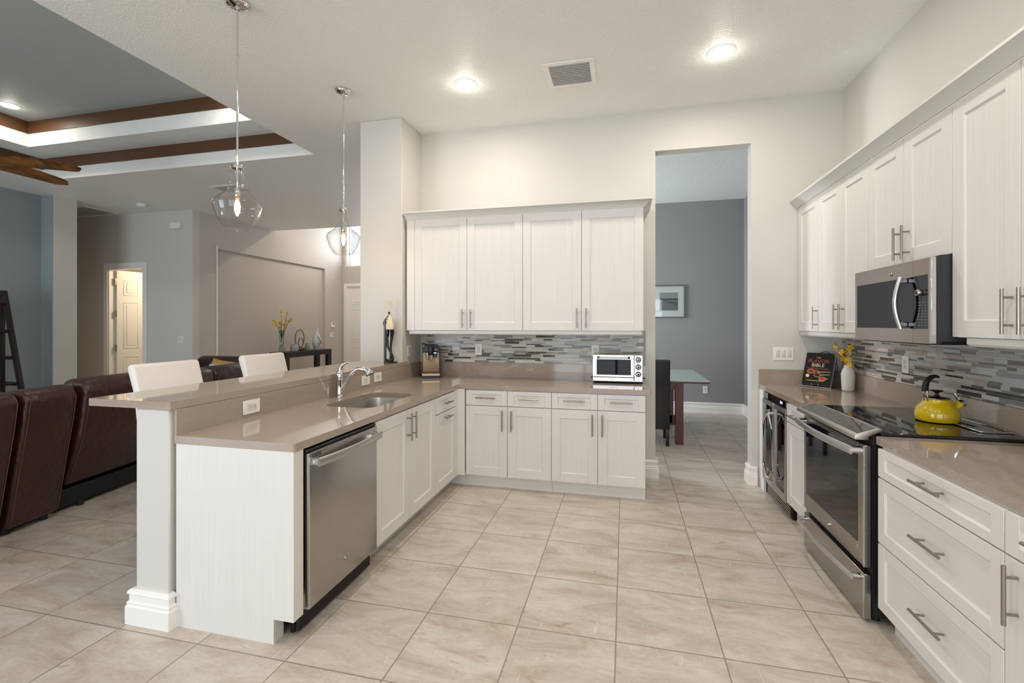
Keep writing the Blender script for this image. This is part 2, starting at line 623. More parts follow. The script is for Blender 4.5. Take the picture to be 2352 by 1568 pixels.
    def build(s, name, parent=None, L=False, label=None, smooth=True, subd=0, loc=None):
        bm = s.bm
        off = Vector((0, 0, 0))
        if parent is not None and not L:
            r = parent
            while r.parent:
                r = r.parent
            off = Vector(r.location)
        if loc is not None:
            off = Vector(loc)
        for v in bm.verts:
            v.co -= off
        if smooth:
            for f in bm.faces:
                f.smooth = True
            for e in bm.edges:
                if len(e.link_faces) == 2 and e.calc_face_angle(0) > 0.62:
                    e.smooth = False
        me = bpy.data.meshes.new(name)
        bm.to_mesh(me)
        bm.free()
        for m in s.mats:
            me.materials.append(MATS[m])
        o = bpy.data.objects.new(name, me)
        COL.objects.link(o)
        if parent is not None:
            o.parent = parent
        if loc is not None:
            o.location = loc
        if label:
            o['label'] = label
        if subd:
            md = o.modifiers.new('smooth', 'SUBSURF')
            md.levels = subd
            md.render_levels = subd
        return o


def thing(name, label, cat, loc=(0, 0, 0), rotz=0.0, group=None):
    o = bpy.data.objects.new(name, None)
    o.empty_display_size = 0.1
    COL.objects.link(o)
    o.location = loc
    o.rotation_euler = (0, 0, rotz)
    return tag(o, label, cat, group)


def tag(o, label, cat, group=None):
    o['label'] = label
    o['category'] = cat
    if group:
        o['group'] = group
    return o


def struct(o):
    o['kind'] = 'structure'
    return o


def dup(o, loc=None, rotz=None, label=None, parent=None):
    c = o.copy()
    COL.objects.link(c)
    if parent is not None:
        c.parent = parent
    if loc is not None:
        c.location = loc
    if rotz is not None:
        c.rotation_euler = (0, 0, rotz)
    if label:
        c['label'] = label
    for ch in o.children:
        dup(ch, parent=c)
    return c


def text(name, body, size, loc, rot, mat, parent, ext=0.0004, align='CENTER', sx=1.0):
    c = bpy.data.curves.new(name, 'FONT')
    c.body = body
    c.size = size
    c.extrude = ext
    c.resolution_u = 3
    c.align_x = align
    c.align_y = 'CENTER'
    f = bpy.data.objects.new('tmp_text', c)
    COL.objects.link(f)
    bpy.context.view_layer.update()
    me = bpy.data.meshes.new_from_object(f.evaluated_get(bpy.context.evaluated_depsgraph_get()))
    bpy.data.objects.remove(f)
    bpy.data.curves.remove(c)
    me.name = name
    me.materials.clear()
    me.materials.append(MATS[mat])
    o = bpy.data.objects.new(name, me)
    COL.objects.link(o)
    o.parent = parent
    o.location = loc
    o.rotation_euler = rot
    o.scale = (sx, 1, 1)
    return o


def rrect(x0, x1, y0, y1, r, seg=6):
    pts = []
    for cx, cy, a in ((x1 - r, y0 + r, -90), (x1 - r, y1 - r, 0), (x0 + r, y1 - r, 90), (x0 + r, y0 + r, 180)):
        for k in range(seg + 1):
            t = math.radians(a + 90 * k / seg)
            pts.append((cx + r * math.cos(t), cy + r * math.sin(t)))
    return pts
# ================================================================== STRUCTURE
ZC = 3.476
XR = 1.845
YB = 4.623
XL = -2.12          # kitchen side of the column / bar wall

struct(MB('floor_tile').box(-12.2, 2.1, -3.6, 11.7, -0.12, 0).build('floor'))

# ceiling with a two-step tray over the living room
b = MB(['ceiling_paint', 'tray_grey'])
T = 0.30
b.box(-3.6, 2.1, -3.6, 8.65, ZC, ZC + T)
b.box(-12.2, -8.0, -3.6, 8.65, ZC, ZC + T)
b.box(-8.0, -3.6, -3.6, 0.0, ZC, ZC + T)
b.box(-8.0, -3.6, 4.86, 8.65, ZC, ZC + T)
Z2, Z3 = ZC + 0.302, ZC + 0.63
b.box(-8.3, -7.62, -0.3, 5.16, Z2, Z3 + 0.1)
b.box(-3.98, -3.3, -0.3, 5.16, Z2, Z3 + 0.1)
b.box(-7.62, -3.98, -0.3, 0.38, Z2, Z3 + 0.1)
b.box(-7.62, -3.98, 4.48, 5.16, Z2, Z3 + 0.1)
b.box(-8.3, -3.3, -0.3, 5.16, Z3, Z3 + 0.1, 'tray_grey')
b.box(-7.7, -2.4, 8.5, 11.5, 4.3, 4.4)
b.box(-7.7, -2.4, 8.45, 8.65, ZC + T, 4.4)
struct(b.build('ceiling'))


def ring(name, x0, x1, y0, y1, z0, z1, t=0.012):
    b = MB('tray_brown')
    b.box(x0, x0 + t, y0, y1, z0, z1)
    b.box(x1 - t, x1, y0, y1, z0, z1)
    b.box(x0 + t, x1 - t, y0, y0 + t, z0, z1)
    b.box(x0 + t, x1 - t, y1 - t, y1, z0, z1)
    return struct(b.build(name))


ring('trim_1', -8.0, -3.6, 0.0, 4.86, ZC + 0.155, Z2)
ring('trim_2', -7.62, -3.98, 0.38, 4.48, Z2 + 0.172, Z3)

# kitchen walls
b = MB('kitchen_paint')
b.box(-2.58, 0.282, YB, YB + 0.13, 0, ZC)
b.box(1.114, XR, YB, YB + 0.13, 0, ZC)
b.box(0.282, 1.114, YB, YB + 0.13, 3.09, ZC)
struct(b.build('wall_back'))
struct(MB('kitchen_paint').box(XR, XR + 0.13, -3.6, YB + 0.13, 0, ZC).build('wall_right'))
struct(MB('kitchen_paint').box(-2.58, XL, 4.195, YB, 0, ZC, bev=0.006).build('wall_column'))
struct(MB('kitchen_paint').box(-2.325, XL, 1.79, 4.195, 0, 1.042, bev=0.006).build('wall_bar'))

# glazed rear wall behind the camera
b = MB('kitchen_paint')
b.box(-12.2, -8.0, -3.35, -3.22, 0, ZC)
b.box(-3.2, -1.9, -3.35, -3.22, 0, ZC)
b.box(1.5, 2.1, -3.35, -3.22, 0, ZC)
b.box(-8.0, -3.2, -3.35, -3.22, 2.65, ZC)
b.box(-1.9, 1.5, -3.35, -3.22, 2.5, ZC)
struct(b.build('wall_rear'))


def slider(name, x0, x1, z0, z1, n):
    b = MB('trim_white')
    y0, y1 = -3.33, -3.24
    w = 0.06
    b.box(x0, x1, y0, y1, z1 - w, z1)
    b.box(x0, x1, y0, y1, z0, z0 + w)
    for k in range(n + 1):
        x = x0 + (x1 - x0 - w) * k / n
        b.box(x, x + w, y0, y1, z0 + w, z1 - w)
    b.box(x0 + w, x1 - w, y0 + 0.02, y1 - 0.02, z0 + 0.95, z0 + 0.99)
    b.box(x0 + w, x1 - w, y0 + 0.02, y1 - 0.02, z1 - 0.55, z1 - 0.51)
    struct(b.build(name))


slider('window_2', -1.9, 1.5, 0, 2.5, 4)
slider('window_3', -8.0, -3.2, 0, 2.65, 4)

# living room, hall and entry walls
struct(MB('blue_paint').box(-9.1, -8.95, -3.35, 5.42, 0, ZC).build('wall_living_side'))
b = MB(['kitchen_paint', 'blue_paint'])
b.box(-12.2, -8.71, 5.43, 5.76, 0, ZC)
b.box(-8.95, -8.71, 5.42, 5.43, 0, ZC, 'blue_paint')
struct(b.build('wall_pier'))
struct(MB('greige_paint').box(-12.2, -12.05, 5.76, 6.7, 0, ZC).build('wall_hall_end'))
DX0, DX1, DZ = -9.36, -8.53, 2.49
b = MB('kitchen_paint')
b.box(-12.05, DX0, 6.7, 6.83, 0, ZC)
b.box(DX1, -7.42, 6.7, 6.83, 0, ZC)
b.box(DX0, DX1, 6.7, 6.83, DZ, ZC)
struct(b.build('wall_hall'))
b = MB('kitchen_paint')
b.box(-10.2, -10.1, 6.83, 8.6, 0, 2.8)
b.box(-10.1, -7.7, 8.5, 8.6, 0, 2.8)
b.box(-10.2, -7.7, 6.83, 8.6, 2.8, 2.9)
struct(b.build('wall_bedroom'))
b = MB(['greige_paint', 'wallpaper'])
NX = -7.42
b.box(NX - 0.28, NX, 6.83, 7.2, 0, 4.3)
b.box(NX - 0.28, NX, 10.45, 11.2, 0, 4.3)
b.box(NX - 0.28, NX, 7.2, 10.45, 2.86, 4.3)
b.box(NX - 0.28, NX - 0.06, 7.2, 10.45, 0, 2.86, 'wallpaper')
struct(b.build('wall_niche'))
b = MB('trim_white')
b.box(NX, NX + 0.012, 7.19, 7.215, 0.17, 2.93)  # white strip standing in for the bright highlight along the niche edge
struct(b.build('niche_edge_highlight'))
b = MB('greige_paint')
FY = 11.2
b.box(-7.7, -7.36, FY, FY + 0.16, 0, 4.3)
b.box(-6.1, -2.4, FY, FY + 0.16, 0, 4.3)
b.box(-7.36, -6.1, FY, FY + 0.16, 2.49, 3.0)
b.box(-7.36, -6.1, FY, FY + 0.16, 4.1, 4.3)
struct(b.build('wall_entry'))
struct(MB('greige_paint').box(-2.58, -2.45, 7.7, 11.3, 0, 4.3).build('wall_entry_side'))
# dining room shell (grey paint)
b = MB(['dining_grey'])
b.box(-2.58, 2.1, 8.2, 8.33, 0, ZC)
struct(b.build('wall_dining_back'))
struct(MB('dining_grey').box(1.87, 2.1, YB + 0.13, 8.2, 0, ZC).build('wall_dining_side'))
b = MB('dining_grey')
b.box(-2.58, -2.45, YB + 0.13, 6.2, 0, ZC)
b.box(-2.58, -2.45, 7.7, 8.2, 0, ZC)
b.box(-2.58, -2.45, 6.2, 7.7, 2.5, ZC)
b.box(-2.58, -2.45, 6.2, 7.7, 0, 0.85)
struct(b.build('wall_dining_window'))

# entry transom
w = struct(MB('trim_white').box(-7.36, -7.30, FY + 0.03, FY + 0.12, 3.0, 4.1).box(-6.16, -6.1, FY + 0.03, FY + 0.12, 3.0, 4.1)
           .box(-7.30, -6.16, FY + 0.03, FY + 0.12, 3.0, 3.03).box(-7.30, -6.16, FY + 0.03, FY + 0.12, 4.07, 4.1)
           .box(-7.30, -6.16, FY + 0.05, FY + 0.09, 3.33, 3.36).box(-7.25, -7.22, FY + 0.05, FY + 0.09, 3.03, 4.07).build('window_1'))
p = MB('window_glass').box(-7.30, -6.16, FY + 0.065, FY + 0.07, 3.03, 4.07).build('pane')
p.parent = w


def six_panel(b, x0, x1, y0, y1, z0, z1, M=None):
    # flat slab with six raised fields on the near face (y0 side)
    b.box(x0, x1, y0, y1, z0, z1, M=M)
    w = x1 - x0
    H = z1 - z0
    for (a, c) in ((0.13, 0.45), (0.55, 0.87)):
        for (d, e) in ((0.07, 0.34), (0.40, 0.76), (0.81, 0.93)):
            xa, xb, za, zb = x0 + w * a, x0 + w * c, z0 + H * d, z0 + H * e
            for (q0, q1, r0, r1) in ((xa, xb, za, za + 0.02), (xa, xb, zb - 0.02, zb), (xa, xa + 0.02, za + 0.02, zb - 0.02), (xb - 0.02, xb, za + 0.02, zb - 0.02)):
                b.box(q0, q1, y0 - 0.008, y0, r0, r1, bev=0.004, M=M)
            b.box(xa + 0.05, xb - 0.05, y0 - 0.008, y0, za + 0.05, zb - 0.05, bev=0.006, M=M)


def casing(b, x0, x1, z1, y, w=0.09, t=0.02):
    b.box(x0 - w, x0, y - t, y, 0, z1 + w, bev=0.006)
    b.box(x1, x1 + w, y - t, y, 0, z1 + w, bev=0.006)
    b.box(x0, x1, y - t, y, z1, z1 + w, bev=0.006)


b = MB('trim_white')
casing(b, DX0, DX1, DZ, 6.7)
b.box(DX0, DX0 + 0.02, 6.7, 6.83, 0, DZ)
b.box(DX1 - 0.02, DX1, 6.7, 6.83, 0, DZ)
b.box(DX0 + 0.02, DX1 - 0.02, 6.7, 6.83, DZ - 0.02, DZ)
d1 = struct(b.build('door_1'))
b = MB('trim_white')
Md = Matrix.Translation((DX0 + 0.075, 6.80, 0)) @ Matrix.Rotation(math.radians(80), 4, 'Z')
six_panel(b, 0, 0.80, 0, 0.04, 0.01, DZ - 0.03, M=Md)
p = b.build('door_leaf')
p.parent = d1
b = MB('nickel')
for z in (0.35, 1.0, 1.65, 2.25):
    b.box(-0.03, 0.0, 0.0, 0.012, z - 0.06, z + 0.06, M=Md)
p = b.build('hinge')
p.parent = d1
b = MB('trim_white')
casing(b, -7.29, -6.35, 2.46, FY, 0.08)
d2 = struct(b.build('door_2'))
b = MB('trim_white')
six_panel(b, -7.27, -6.37, FY + 0.03, FY + 0.07, 0.01, 2.44)
b.box(-7.36, -7.27, FY + 0.01, FY + 0.16, 0, 2.49)
b.box(-6.37, -6.1, FY + 0.01, FY + 0.16, 0, 2.49)
b.box(-7.27, -6.37, FY + 0.01, FY + 0.16, 2.44, 2.49)
p = b.build('door_leaf')
p.parent = d2

# baseboards
BP = [(0, 0), (0.030, 0), (0.030, 0.085), (0.024, 0.093), (0.026, 0.103), (0.018, 0.112), (0.018, 0.138), (0.025, 0.146), (0.022, 0.158), (0.012, 0.166), (0, 0.166)]


def baseboard(name, *paths):
    b = MB('trim_white')
    for p in paths:
        b.sweep(p, BP)
    return struct(b.build(name))


baseboard('baseboard_bar', [(-2.325, 4.19), (-2.325, 1.79), (XL, 1.79), (XL, 1.806)])
baseboard('baseboard_opening', [(0.166, YB), (0.282, YB), (0.282, YB + 0.13)], [(1.114, YB + 0.13), (1.114, YB), (1.16, YB)])
baseboard('baseboard_dining', [(-2.4, 8.2), (1.87, 8.2), (1.87, 4.8)])
baseboard('baseboard_living', [(-8.95, -3.2), (-8.95, 5.42), (-8.71, 5.42), (-8.71, 5.76)][::-1])
baseboard('baseboard_hall', [(-12.0, 6.7), (DX0 - 0.09, 6.7)], [(DX1 + 0.09, 6.7), (-7.42, 6.7), (-7.42, 7.2)])
# ================================================================== CABINETS
CV, CH = 'cabinet_vertical', 'cabinet_horizontal'


def front(x0, x1, z0, z1, drawer=False, stile=None):
    """Shaker front: two stiles, two rails and a recessed field, in one mesh."""
    g = 0.002
    x0, x1, z0, z1 = x0 + g, x1 - g, z0 + g, z1 - g
    st = stile or (0.075 if not drawer else 0.055)
    rl = min(st, (z1 - z0) * 0.27)
    b = MB([CH if drawer else CV, CH, 'cabinet_plain'])
    main = CH if drawer else CV
    b.box(x0, x0 + st, 0, 0.02, z0, z1, CV, bev=0.0012)
    b.box(x1 - st, x1, 0, 0.02, z0, z1, CV, bev=0.0012)
    b.box(x0 + st, x1 - st, 0.0, 0.02, z0, z0 + rl, CH, bev=0.0012)
    b.box(x0 + st, x1 - st, 0.0, 0.02, z1 - rl, z1, CH, bev=0.0012)
    b.box(x0 + st, x1 - st, 0.0085, 0.02, z0 + rl, z1 - rl, main)
    # small sloped bead round the field
    bd = 0.006
    a0, a1, c0, c1 = x0 + st, x1 - st, z0 + rl, z1 - rl
    b.poly([(a0, 0.003, c0), (a0, 0.003, c1), (a0 + bd, 0.0085, c1 - bd), (a0 + bd, 0.0085, c0 + bd)], 'cabinet_plain')
    b.poly([(a1, 0.003, c1), (a1, 0.003, c0), (a1 - bd, 0.0085, c0 + bd), (a1 - bd, 0.0085, c1 - bd)], 'cabinet_plain')
    b.poly([(a0, 0.003, c1), (a1, 0.003, c1), (a1 - bd, 0.0085, c1 - bd), (a0 + bd, 0.0085, c1 - bd)], 'cabinet_plain')
    b.poly([(a1, 0.003, c0), (a0, 0.003, c0), (a0 + bd, 0.0085, c0 + bd), (a1 - bd, 0.0085, c0 + bd)], 'cabinet_plain')
    return b


def bar_handle(kind, a, lo, hi):
    b = MB('nickel')
    y = -0.036
    e = 0.035
    if kind == 'v':
        b.cyl((a, y, lo), (a, y, hi), 0.0062, seg=14)
        for z in (lo + e, hi - e):
            b.cyl((a, y, z), (a, 0.0005, z), 0.0048, seg=10)
    else:
        b.cyl((lo, y, a), (hi, y, a), 0.0062, seg=14)
        for x in (lo + e, hi - e):
            b.cyl((x, y, a), (x, 0.0005, a), 0.0048, seg=10)
    return b


def cabinet(name, label, cat, loc, rotz, w, z0, z1, depth, fronts, kick=None, group=None, filler=None, x0=0.0):
    t = thing(name, label, cat, loc, rotz, group)
    MB(CV).box(x0 + 0.001, w - 0.001, 0.0205, depth, z0, z1).build('body', t, L=True)
    if kick is not None:
        MB(CH).box(x0 + 0.001, w - 0.001, kick, kick + 0.018, 0, z0).build('toe_kick', t, L=True)
    if filler:
        MB(CV).box(filler[0], filler[1], 0.0, 0.02, z0, z1, bev=0.001).build('filler_strip', t, L=True)
    for f in fronts:
        kind, fx0, fx1, fz0, fz1 = f[:5]
        o = front(fx0, fx1, fz0, fz1, kind == 'drawer').build(kind, t, L=True)
        if len(f) > 5 and f[5]:
            h = bar_handle(*f[5]).build('handle', o, L=True)
    return t


G_BASE = 'white shaker base cabinets'
G_UP = 'white shaker wall cabinets'
ZK, ZT, ZS = 0.112, 0.874, 0.733
# ---- peninsula run, fronts face the kitchen floor (+x)
P90 = PI / 2
XF = -1.443
t = thing('end_panel', 'white wood-grain panel closing the free end of the bar counter beside the dishwasher', 'panel', (XF, 1.806, 0), P90)
b = MB(CV)
b.prism([(0.0, ZK), (0.0, 0.876), (0.655, 0.876), (0.655, 0.0), (0.105, 0.0), (0.105, ZK)], 'x', 0.0, 0.018)
b.build('side_board', t, L=True)
MB(CV).box(0.018, 0.066, 0.0, 0.02, ZK, 0.876, bev=0.001).build('filler_strip', t, L=True)
MB(CV).box(0.02, 0.064, 0.105, 0.12, 0.0, ZK).build('toe_kick', t, L=True)

cabinet('sink_base_cabinet', 'white shaker base cabinet with two tall doors under the sink, beside the dishwasher', 'cabinet', (XF, 2.512, 0), P90, 0.906, ZK, ZT, 0.02 + 0.02,
        [('door', 0, 0.453, ZK, 0.868, ('v', 0.418, 0.66, 0.845)), ('door', 0.453, 0.906, ZK, 0.868, ('v', 0.488, 0.66, 0.845))], kick=0.105, group=G_BASE)
cabinet('waste_pullout_cabinet', 'narrow white base cabinet, drawer over pull-out front, in the inner corner past the sink', 'cabinet', (XF, 3.42, 0), P90, 0.448, ZK, ZT, 0.6,
        [('drawer', 0, 0.448, ZS, 0.868, ('h', 0.803, 0.15, 0.30)), ('door', 0, 0.448, ZK, ZS - 0.004, ('h', 0.685, 0.15, 0.30))], kick=0.105, group=G_BASE)
t = thing('corner_filler', 'white upright filler board where the two counter runs meet', 'panel', (XF, 3.87, 0), P90)
MB(CV).box(0, 0.078, 0, 0.02, ZK, ZT).box(0.06, 0.08, -0.06, 0.0, ZK, ZT).build('board', t, L=True)
MB(CH).box(0, 0.17, 0.105, 0.12, 0, ZK).box(0.152, 0.17, -0.0625, 0.105, 0, ZK).build('toe_kick', t, L=True)

# ---- back run
YF = 3.952
xs = [-1.38, -0.996, -0.609, -0.220, 0.165]


def two_by(x0, x1, x2, label, lastx):
    o = x0
    w = x2 - x0
    m = x1 - x0
    c = (m) / 2
    c2 = m + (w - m) / 2
    return cabinet('base_cabinet', label, 'cabinet', (o, YF, 0), 0, w, ZK, ZT, 0.66,
                   [('drawer', 0, m, ZS, 0.868, ('h', 0.804, c - 0.09, c + 0.09)), ('door', 0, m, ZK, ZS - 0.003, ('v', m - 0.042, 0.52, 0.70)),
                    ('drawer', m, w, ZS, 0.868, ('h', 0.804, c2 - 0.09, c2 + 0.09)), ('door', m, w, ZK, ZS - 0.003, ('v', m + 0.040, 0.52, 0.70))],
                   kick=0.07, group=G_BASE)


two_by(xs[0], xs[1], xs[2], 'white shaker base cabinet, two drawers over two doors, near the inside counter corner', 0)
two_by(xs[2], xs[3], xs[4], 'white shaker base cabinet, two drawers over two doors, below the toaster oven', 0)

# ---- back wall cabinets
UZ0, UZ1 = 1.39, 2.48
YU = 4.255
ux = [-2.016, -1.473, -0.926, -0.381, 0.161]


def up_pair(a, b_, c, label, filler=None, left=0.0):
    m, w = b_ - a, c - a
    return cabinet('wall_cabinet', label, 'cabinet', (a, YU, 0), 0, w, UZ0, UZ1, 0.362,
                   [('door', 0, m, UZ0, UZ1, ('v', m - 0.040, 1.415, 1.595)), ('door', m, w, UZ0, UZ1, ('v', m + 0.043, 1.415, 1.595))], group=G_UP, filler=filler, x0=left)


up_pair(ux[0], ux[1], ux[2], 'white double-door wall cabinet above the coffee machine, against the column', filler=(-0.085, 0.0), left=-0.085)
up_pair(ux[2], ux[3], ux[4], 'white double-door wall cabinet above the toaster oven, beside the dining opening')
CR = [(0.0, 2.4805), (0.010, 2.4805), (0.014, 2.49), (0.060, 2.53), (0.070, 2.532), (0.070, 2.546), (0.0, 2.546)]
o = MB('crown_paint').sweep([(-2.101, YU), (0.161, YU), (0.161, 4.62)], CR).build('crown_moulding', loc=(-1, YU, 2.48))
tag(o, 'off-white crown moulding capping the wall cabinets on the back wall', 'moulding', 'crown mouldings')
RL = [(0.0, 1.3895), (0.0, 1.362), (-0.008, 1.352), (-0.02, 1.352), (-0.02, 1.3895)]
o = MB('crown_paint').sweep([(-2.083, 4.272), (0.146, 4.272), (0.146, 4.61)], RL).build('light_rail', loc=(-1, 4.272, 1.35))
tag(o, 'white light rail under the wall cabinets above the coffee machine and toaster oven', 'moulding', 'light rails')

# ---- range-wall cabinets, fronts face -x
M90 = -PI / 2
XU = 1.493
UD = 0.35
y0 = 4.617


def ru(name, label, ya, yb, z0, z1, fronts):
    return cabinet(name, label, 'cabinet', (XU, ya, 0), M90, ya - yb, z0, z1, UD, fronts, group=G_UP)


ru('wall_cabinet', 'narrow white single-door wall cabinet in the corner above the cookbook', y0, 4.178, UZ0, UZ1,
   [('door', 0, 0.439, UZ0, UZ1, ('v', 0.421, 1.413, 1.593))])
ru('wall_cabinet', 'white double-door wall cabinet between the corner unit and the microwave', 4.177, 3.393, UZ0, UZ1,
   [('door', 0, 0.392, UZ0, UZ1, ('v', 0.368, 1.413, 1.593)), ('door', 0.392, 0.784, UZ0, UZ1, ('v', 0.453, 1.413, 1.593))])
ru('wall_cabinet', 'short white double-door wall cabinet directly over the microwave', 3.392, 2.616, 1.782, UZ1,
   [('door', 0, 0.384, 1.782, UZ1, ('v', 0.356, 1.806, 1.987)), ('door', 0.384, 0.776, 1.782, UZ1, ('v', 0.435, 1.806, 1.987))])
ru('wall_cabinet', 'tall white double-door wall cabinet past the microwave, away from the corner', 2.615, 1.833, UZ0, UZ1,
   [('door', 0, 0.391, UZ0, UZ1, ('v', 0.352, 1.412, 1.593)), ('door', 0.391, 0.782, UZ0, UZ1, ('v', 0.433, 1.412, 1.593))])
o = MB('crown_paint').sweep([(XU, 4.622), (XU, 1.83)], CR).build('crown_moulding', loc=(XU, 3, 2.48))
tag(o, 'long off-white crown moulding above the range-wall cabinets and microwave', 'moulding', 'crown mouldings')
o = MB('crown_paint').sweep([(1.506, 4.615), (1.506, 3.40)], RL).build('light_rail', loc=(1.506, 4, 1.35))
tag(o, 'white light rail under the wall cabinets above cookbook and white vase', 'moulding', 'light rails')
o = MB('crown_paint').sweep([(1.835, 2.54), (1.506, 2.54), (1.506, 1.83)], RL).build('light_rail', loc=(1.506, 2.5, 1.35))
tag(o, 'white light rail under the tall wall cabinet past the microwave', 'moulding', 'light rails')

# ---- range-wall base units
XB = 1.163
t = thing('cabinet_filler', 'white filler board between the wine cooler and the back wall', 'panel', (XB, 4.62, 0), M90)
MB('cabinet_plain').box(0.001, 0.165, 0.012, 0.03, 0.0, 0.874).build('board', t, L=True)
cabinet('base_cabinet', 'slim white base cabinet with one drawer and one door between wine cooler and range', 'cabinet', (XB, 3.832, 0), M90, 0.385, 0.14, ZT, 0.66,
        [('drawer', 0, 0.385, 0.738, 0.868, ('h', 0.80, 0.10, 0.285)), ('door', 0, 0.385, 0.14, 0.735)], kick=0.07, group=G_BASE)
w = 2.553 - 1.796
cabinet('drawer_cabinet', 'wide white base cabinet with three stacked drawers beside the range', 'cabinet', (XB, 2.553, 0), M90, w, ZK, ZT, 0.66,
        [('drawer', 0, w, ZS, 0.868, ('h', 0.814, 0.315, 0.502)), ('drawer', 0, w, 0.424, ZS - 0.002, ('h', 0.588, 0.317, 0.505)), ('drawer', 0, w, ZK, 0.422, ('h', 0.287, 0.317, 0.505))],
        kick=0.07, group=G_BASE)
cabinet('base_cabinet', 'white base cabinet with upright bar handle at the end of the range-side counter', 'cabinet', (XB, 1.795, 0), M90, 0.42, ZK, ZT, 0.66,
        [('drawer', 0, 0.42, ZS, 0.868, ('h', 0.812, 0.118, 0.302)), ('door', 0, 0.42, ZK, ZS - 0.002, ('v', 0.052, 0.53, 0.713))], kick=0.07, group=G_BASE)

# ================================================================== WORKTOPS
ZQ0, ZQ1 = 0.876, 0.914
t = thing('worktop', 'taupe quartz worktop along the bar and back wall, with the sink cut in', 'countertop', (-1.7, 3.0, ZQ0))
outer = [(-2.115, 1.807), (-1.447, 1.807), (-1.440, 1.814), (-1.440, 3.945), (0.203, 3.945), (0.209, 3.951), (0.209, 4.62), (-2.115, 4.62)]
hole = rrect(-1.94, -1.565, 2.685, 3.335, 0.09, 8)[::-1]
MB('quartz').slab(outer, [hole], ZQ0, ZQ1).build('slab', t)
MB('quartz').box(-2.118, -2.098, 1.808, 4.62, ZQ1, 1.042).box(-2.118, -2.098, 4.275, 4.62, 1.042, 1.057).build('bar_upstand', t)
MB('quartz').box(-2.098, 0.196, 4.602, 4.62, ZQ1, 1.057).build('back_upstand', t)
t = thing('bar_counter', 'raised taupe quartz bar top over the peninsula wall, white stools tucked behind it', 'countertop', (-2.35, 3.0, 1.043))
MB('quartz').slab([(-2.61, 1.778), (-2.10, 1.778), (-2.10, 4.272), (-2.1185, 4.272), (-2.1185, 4.193), (-2.61, 4.193)], [], 1.0435, 1.080).build('slab', t)
t = thing('worktop', 'taupe quartz worktop along the range wall holding cookbook and white vase', 'countertop', (1.5, 4.0, ZQ0))
MB('quartz').slab([(1.174, 4.62), (1.174, 3.415), (1.80, 3.415), (1.80, 2.592), (1.174, 2.592), (1.174, 1.36), (1.84, 1.36), (1.84, 4.62)], [], ZQ0, ZQ1).build('slab', t)
MB('quartz').box(1.822, 1.842, 1.36, 4.602, ZQ1, 1.047).box(1.176, 1.842, 4.602, 4.62, ZQ1, 1.047).build('upstand', t)


# ================================================================== MOSAIC
def mosaic(name, label, L, z0, z1, loc, rotz, seed, wts):
    rnd = random.Random(seed)
    b = MB(['grout'] + MOS)
    b.box(0, L, 0.0035, 0.008, z0, z1)
    hs = [0.0235, 0.0115, 0.0175, 0.0115, 0.0235, 0.0125, 0.0185, 0.0105]
    g = 0.0019
    z = z0 + 0.001
    i = rnd.randrange(8)
    bm = b.bm
    while z < z1 - 0.006:
        h = min(hs[i % 8], z1 - z - 0.001)
        i += 1
        x = -rnd.uniform(0, 0.1)
        last = None
        while x < L:
            w = rnd.choice([0.06, 0.09, 0.12, 0.15, 0.19])
            k = rnd.choices(range(7), wts)[0]
            if k == last and k in (3, 6):
                k = rnd.choice([0, 1, 2])
            last = k
            a, c = max(0.001, x), min(L - 0.001, x + w - g)
            if c - a > 0.006:
                vs = [bm.verts.new(p) for p in ((a, 0.0015, z), (c, 0.0015, z), (c, 0.0015, z + h - g), (a, 0.0015, z + h - g), (a, 0.0037, z), (c, 0.0037, z), (c, 0.0037, z + h - g), (a, 0.0037, z + h - g))]
                for q in ((0, 1, 2, 3), (0, 4, 5, 1), (2, 6, 7, 3), (1, 5, 6, 2), (3, 7, 4, 0)):
                    f = bm.faces.new([vs[n] for n in q])
                    f.material_index = k + 1
            x += w
        z += h
    bmesh.ops.recalc_face_normals(bm, faces=bm.faces)
    t = thing(name, label, 'backsplash', loc, rotz)
    b.build('tile_field', t, L=True, smooth=False)
    return t


t = mosaic('mosaic_backsplash', 'grey and white glass strip mosaic behind coffee machine and toaster oven', 2.28, 1.0575, 1.372, (-2.107, 4.612, 0), 0, 5, [23, 18, 14, 23, 3, 17, 3])
MB('tile_brown_glass').box(2.28, 2.298, 0.0, 0.009, 1.0575, 1.389).build('edge_strip', t, L=True)
MB('grout').box(2.135, 2.28, 0.003, 0.008, 1.372, 1.389).build('grout_edge', t, L=True)
t = mosaic('mosaic_backsplash', 'taupe and brown glass strip mosaic behind the kettle and range', 3.2, 1.0475, 1.389, (1.836, 4.62, 0), M90, 9, [20, 16, 20, 8, 20, 8, 13])
# ================================================================== APPLIANCES
def bow(p0, p1, out, n=14, bulge=0.03, hook=0.0):
    """Points of a handle bowed outward (direction out) between p0 and p1."""
    p0, p1, out = Vector(p0), Vector(p1), Vector(out)
    return [p0.lerp(p1, k / n) + out * (bulge * math.sin(PI * k / n)) for k in range(n + 1)]


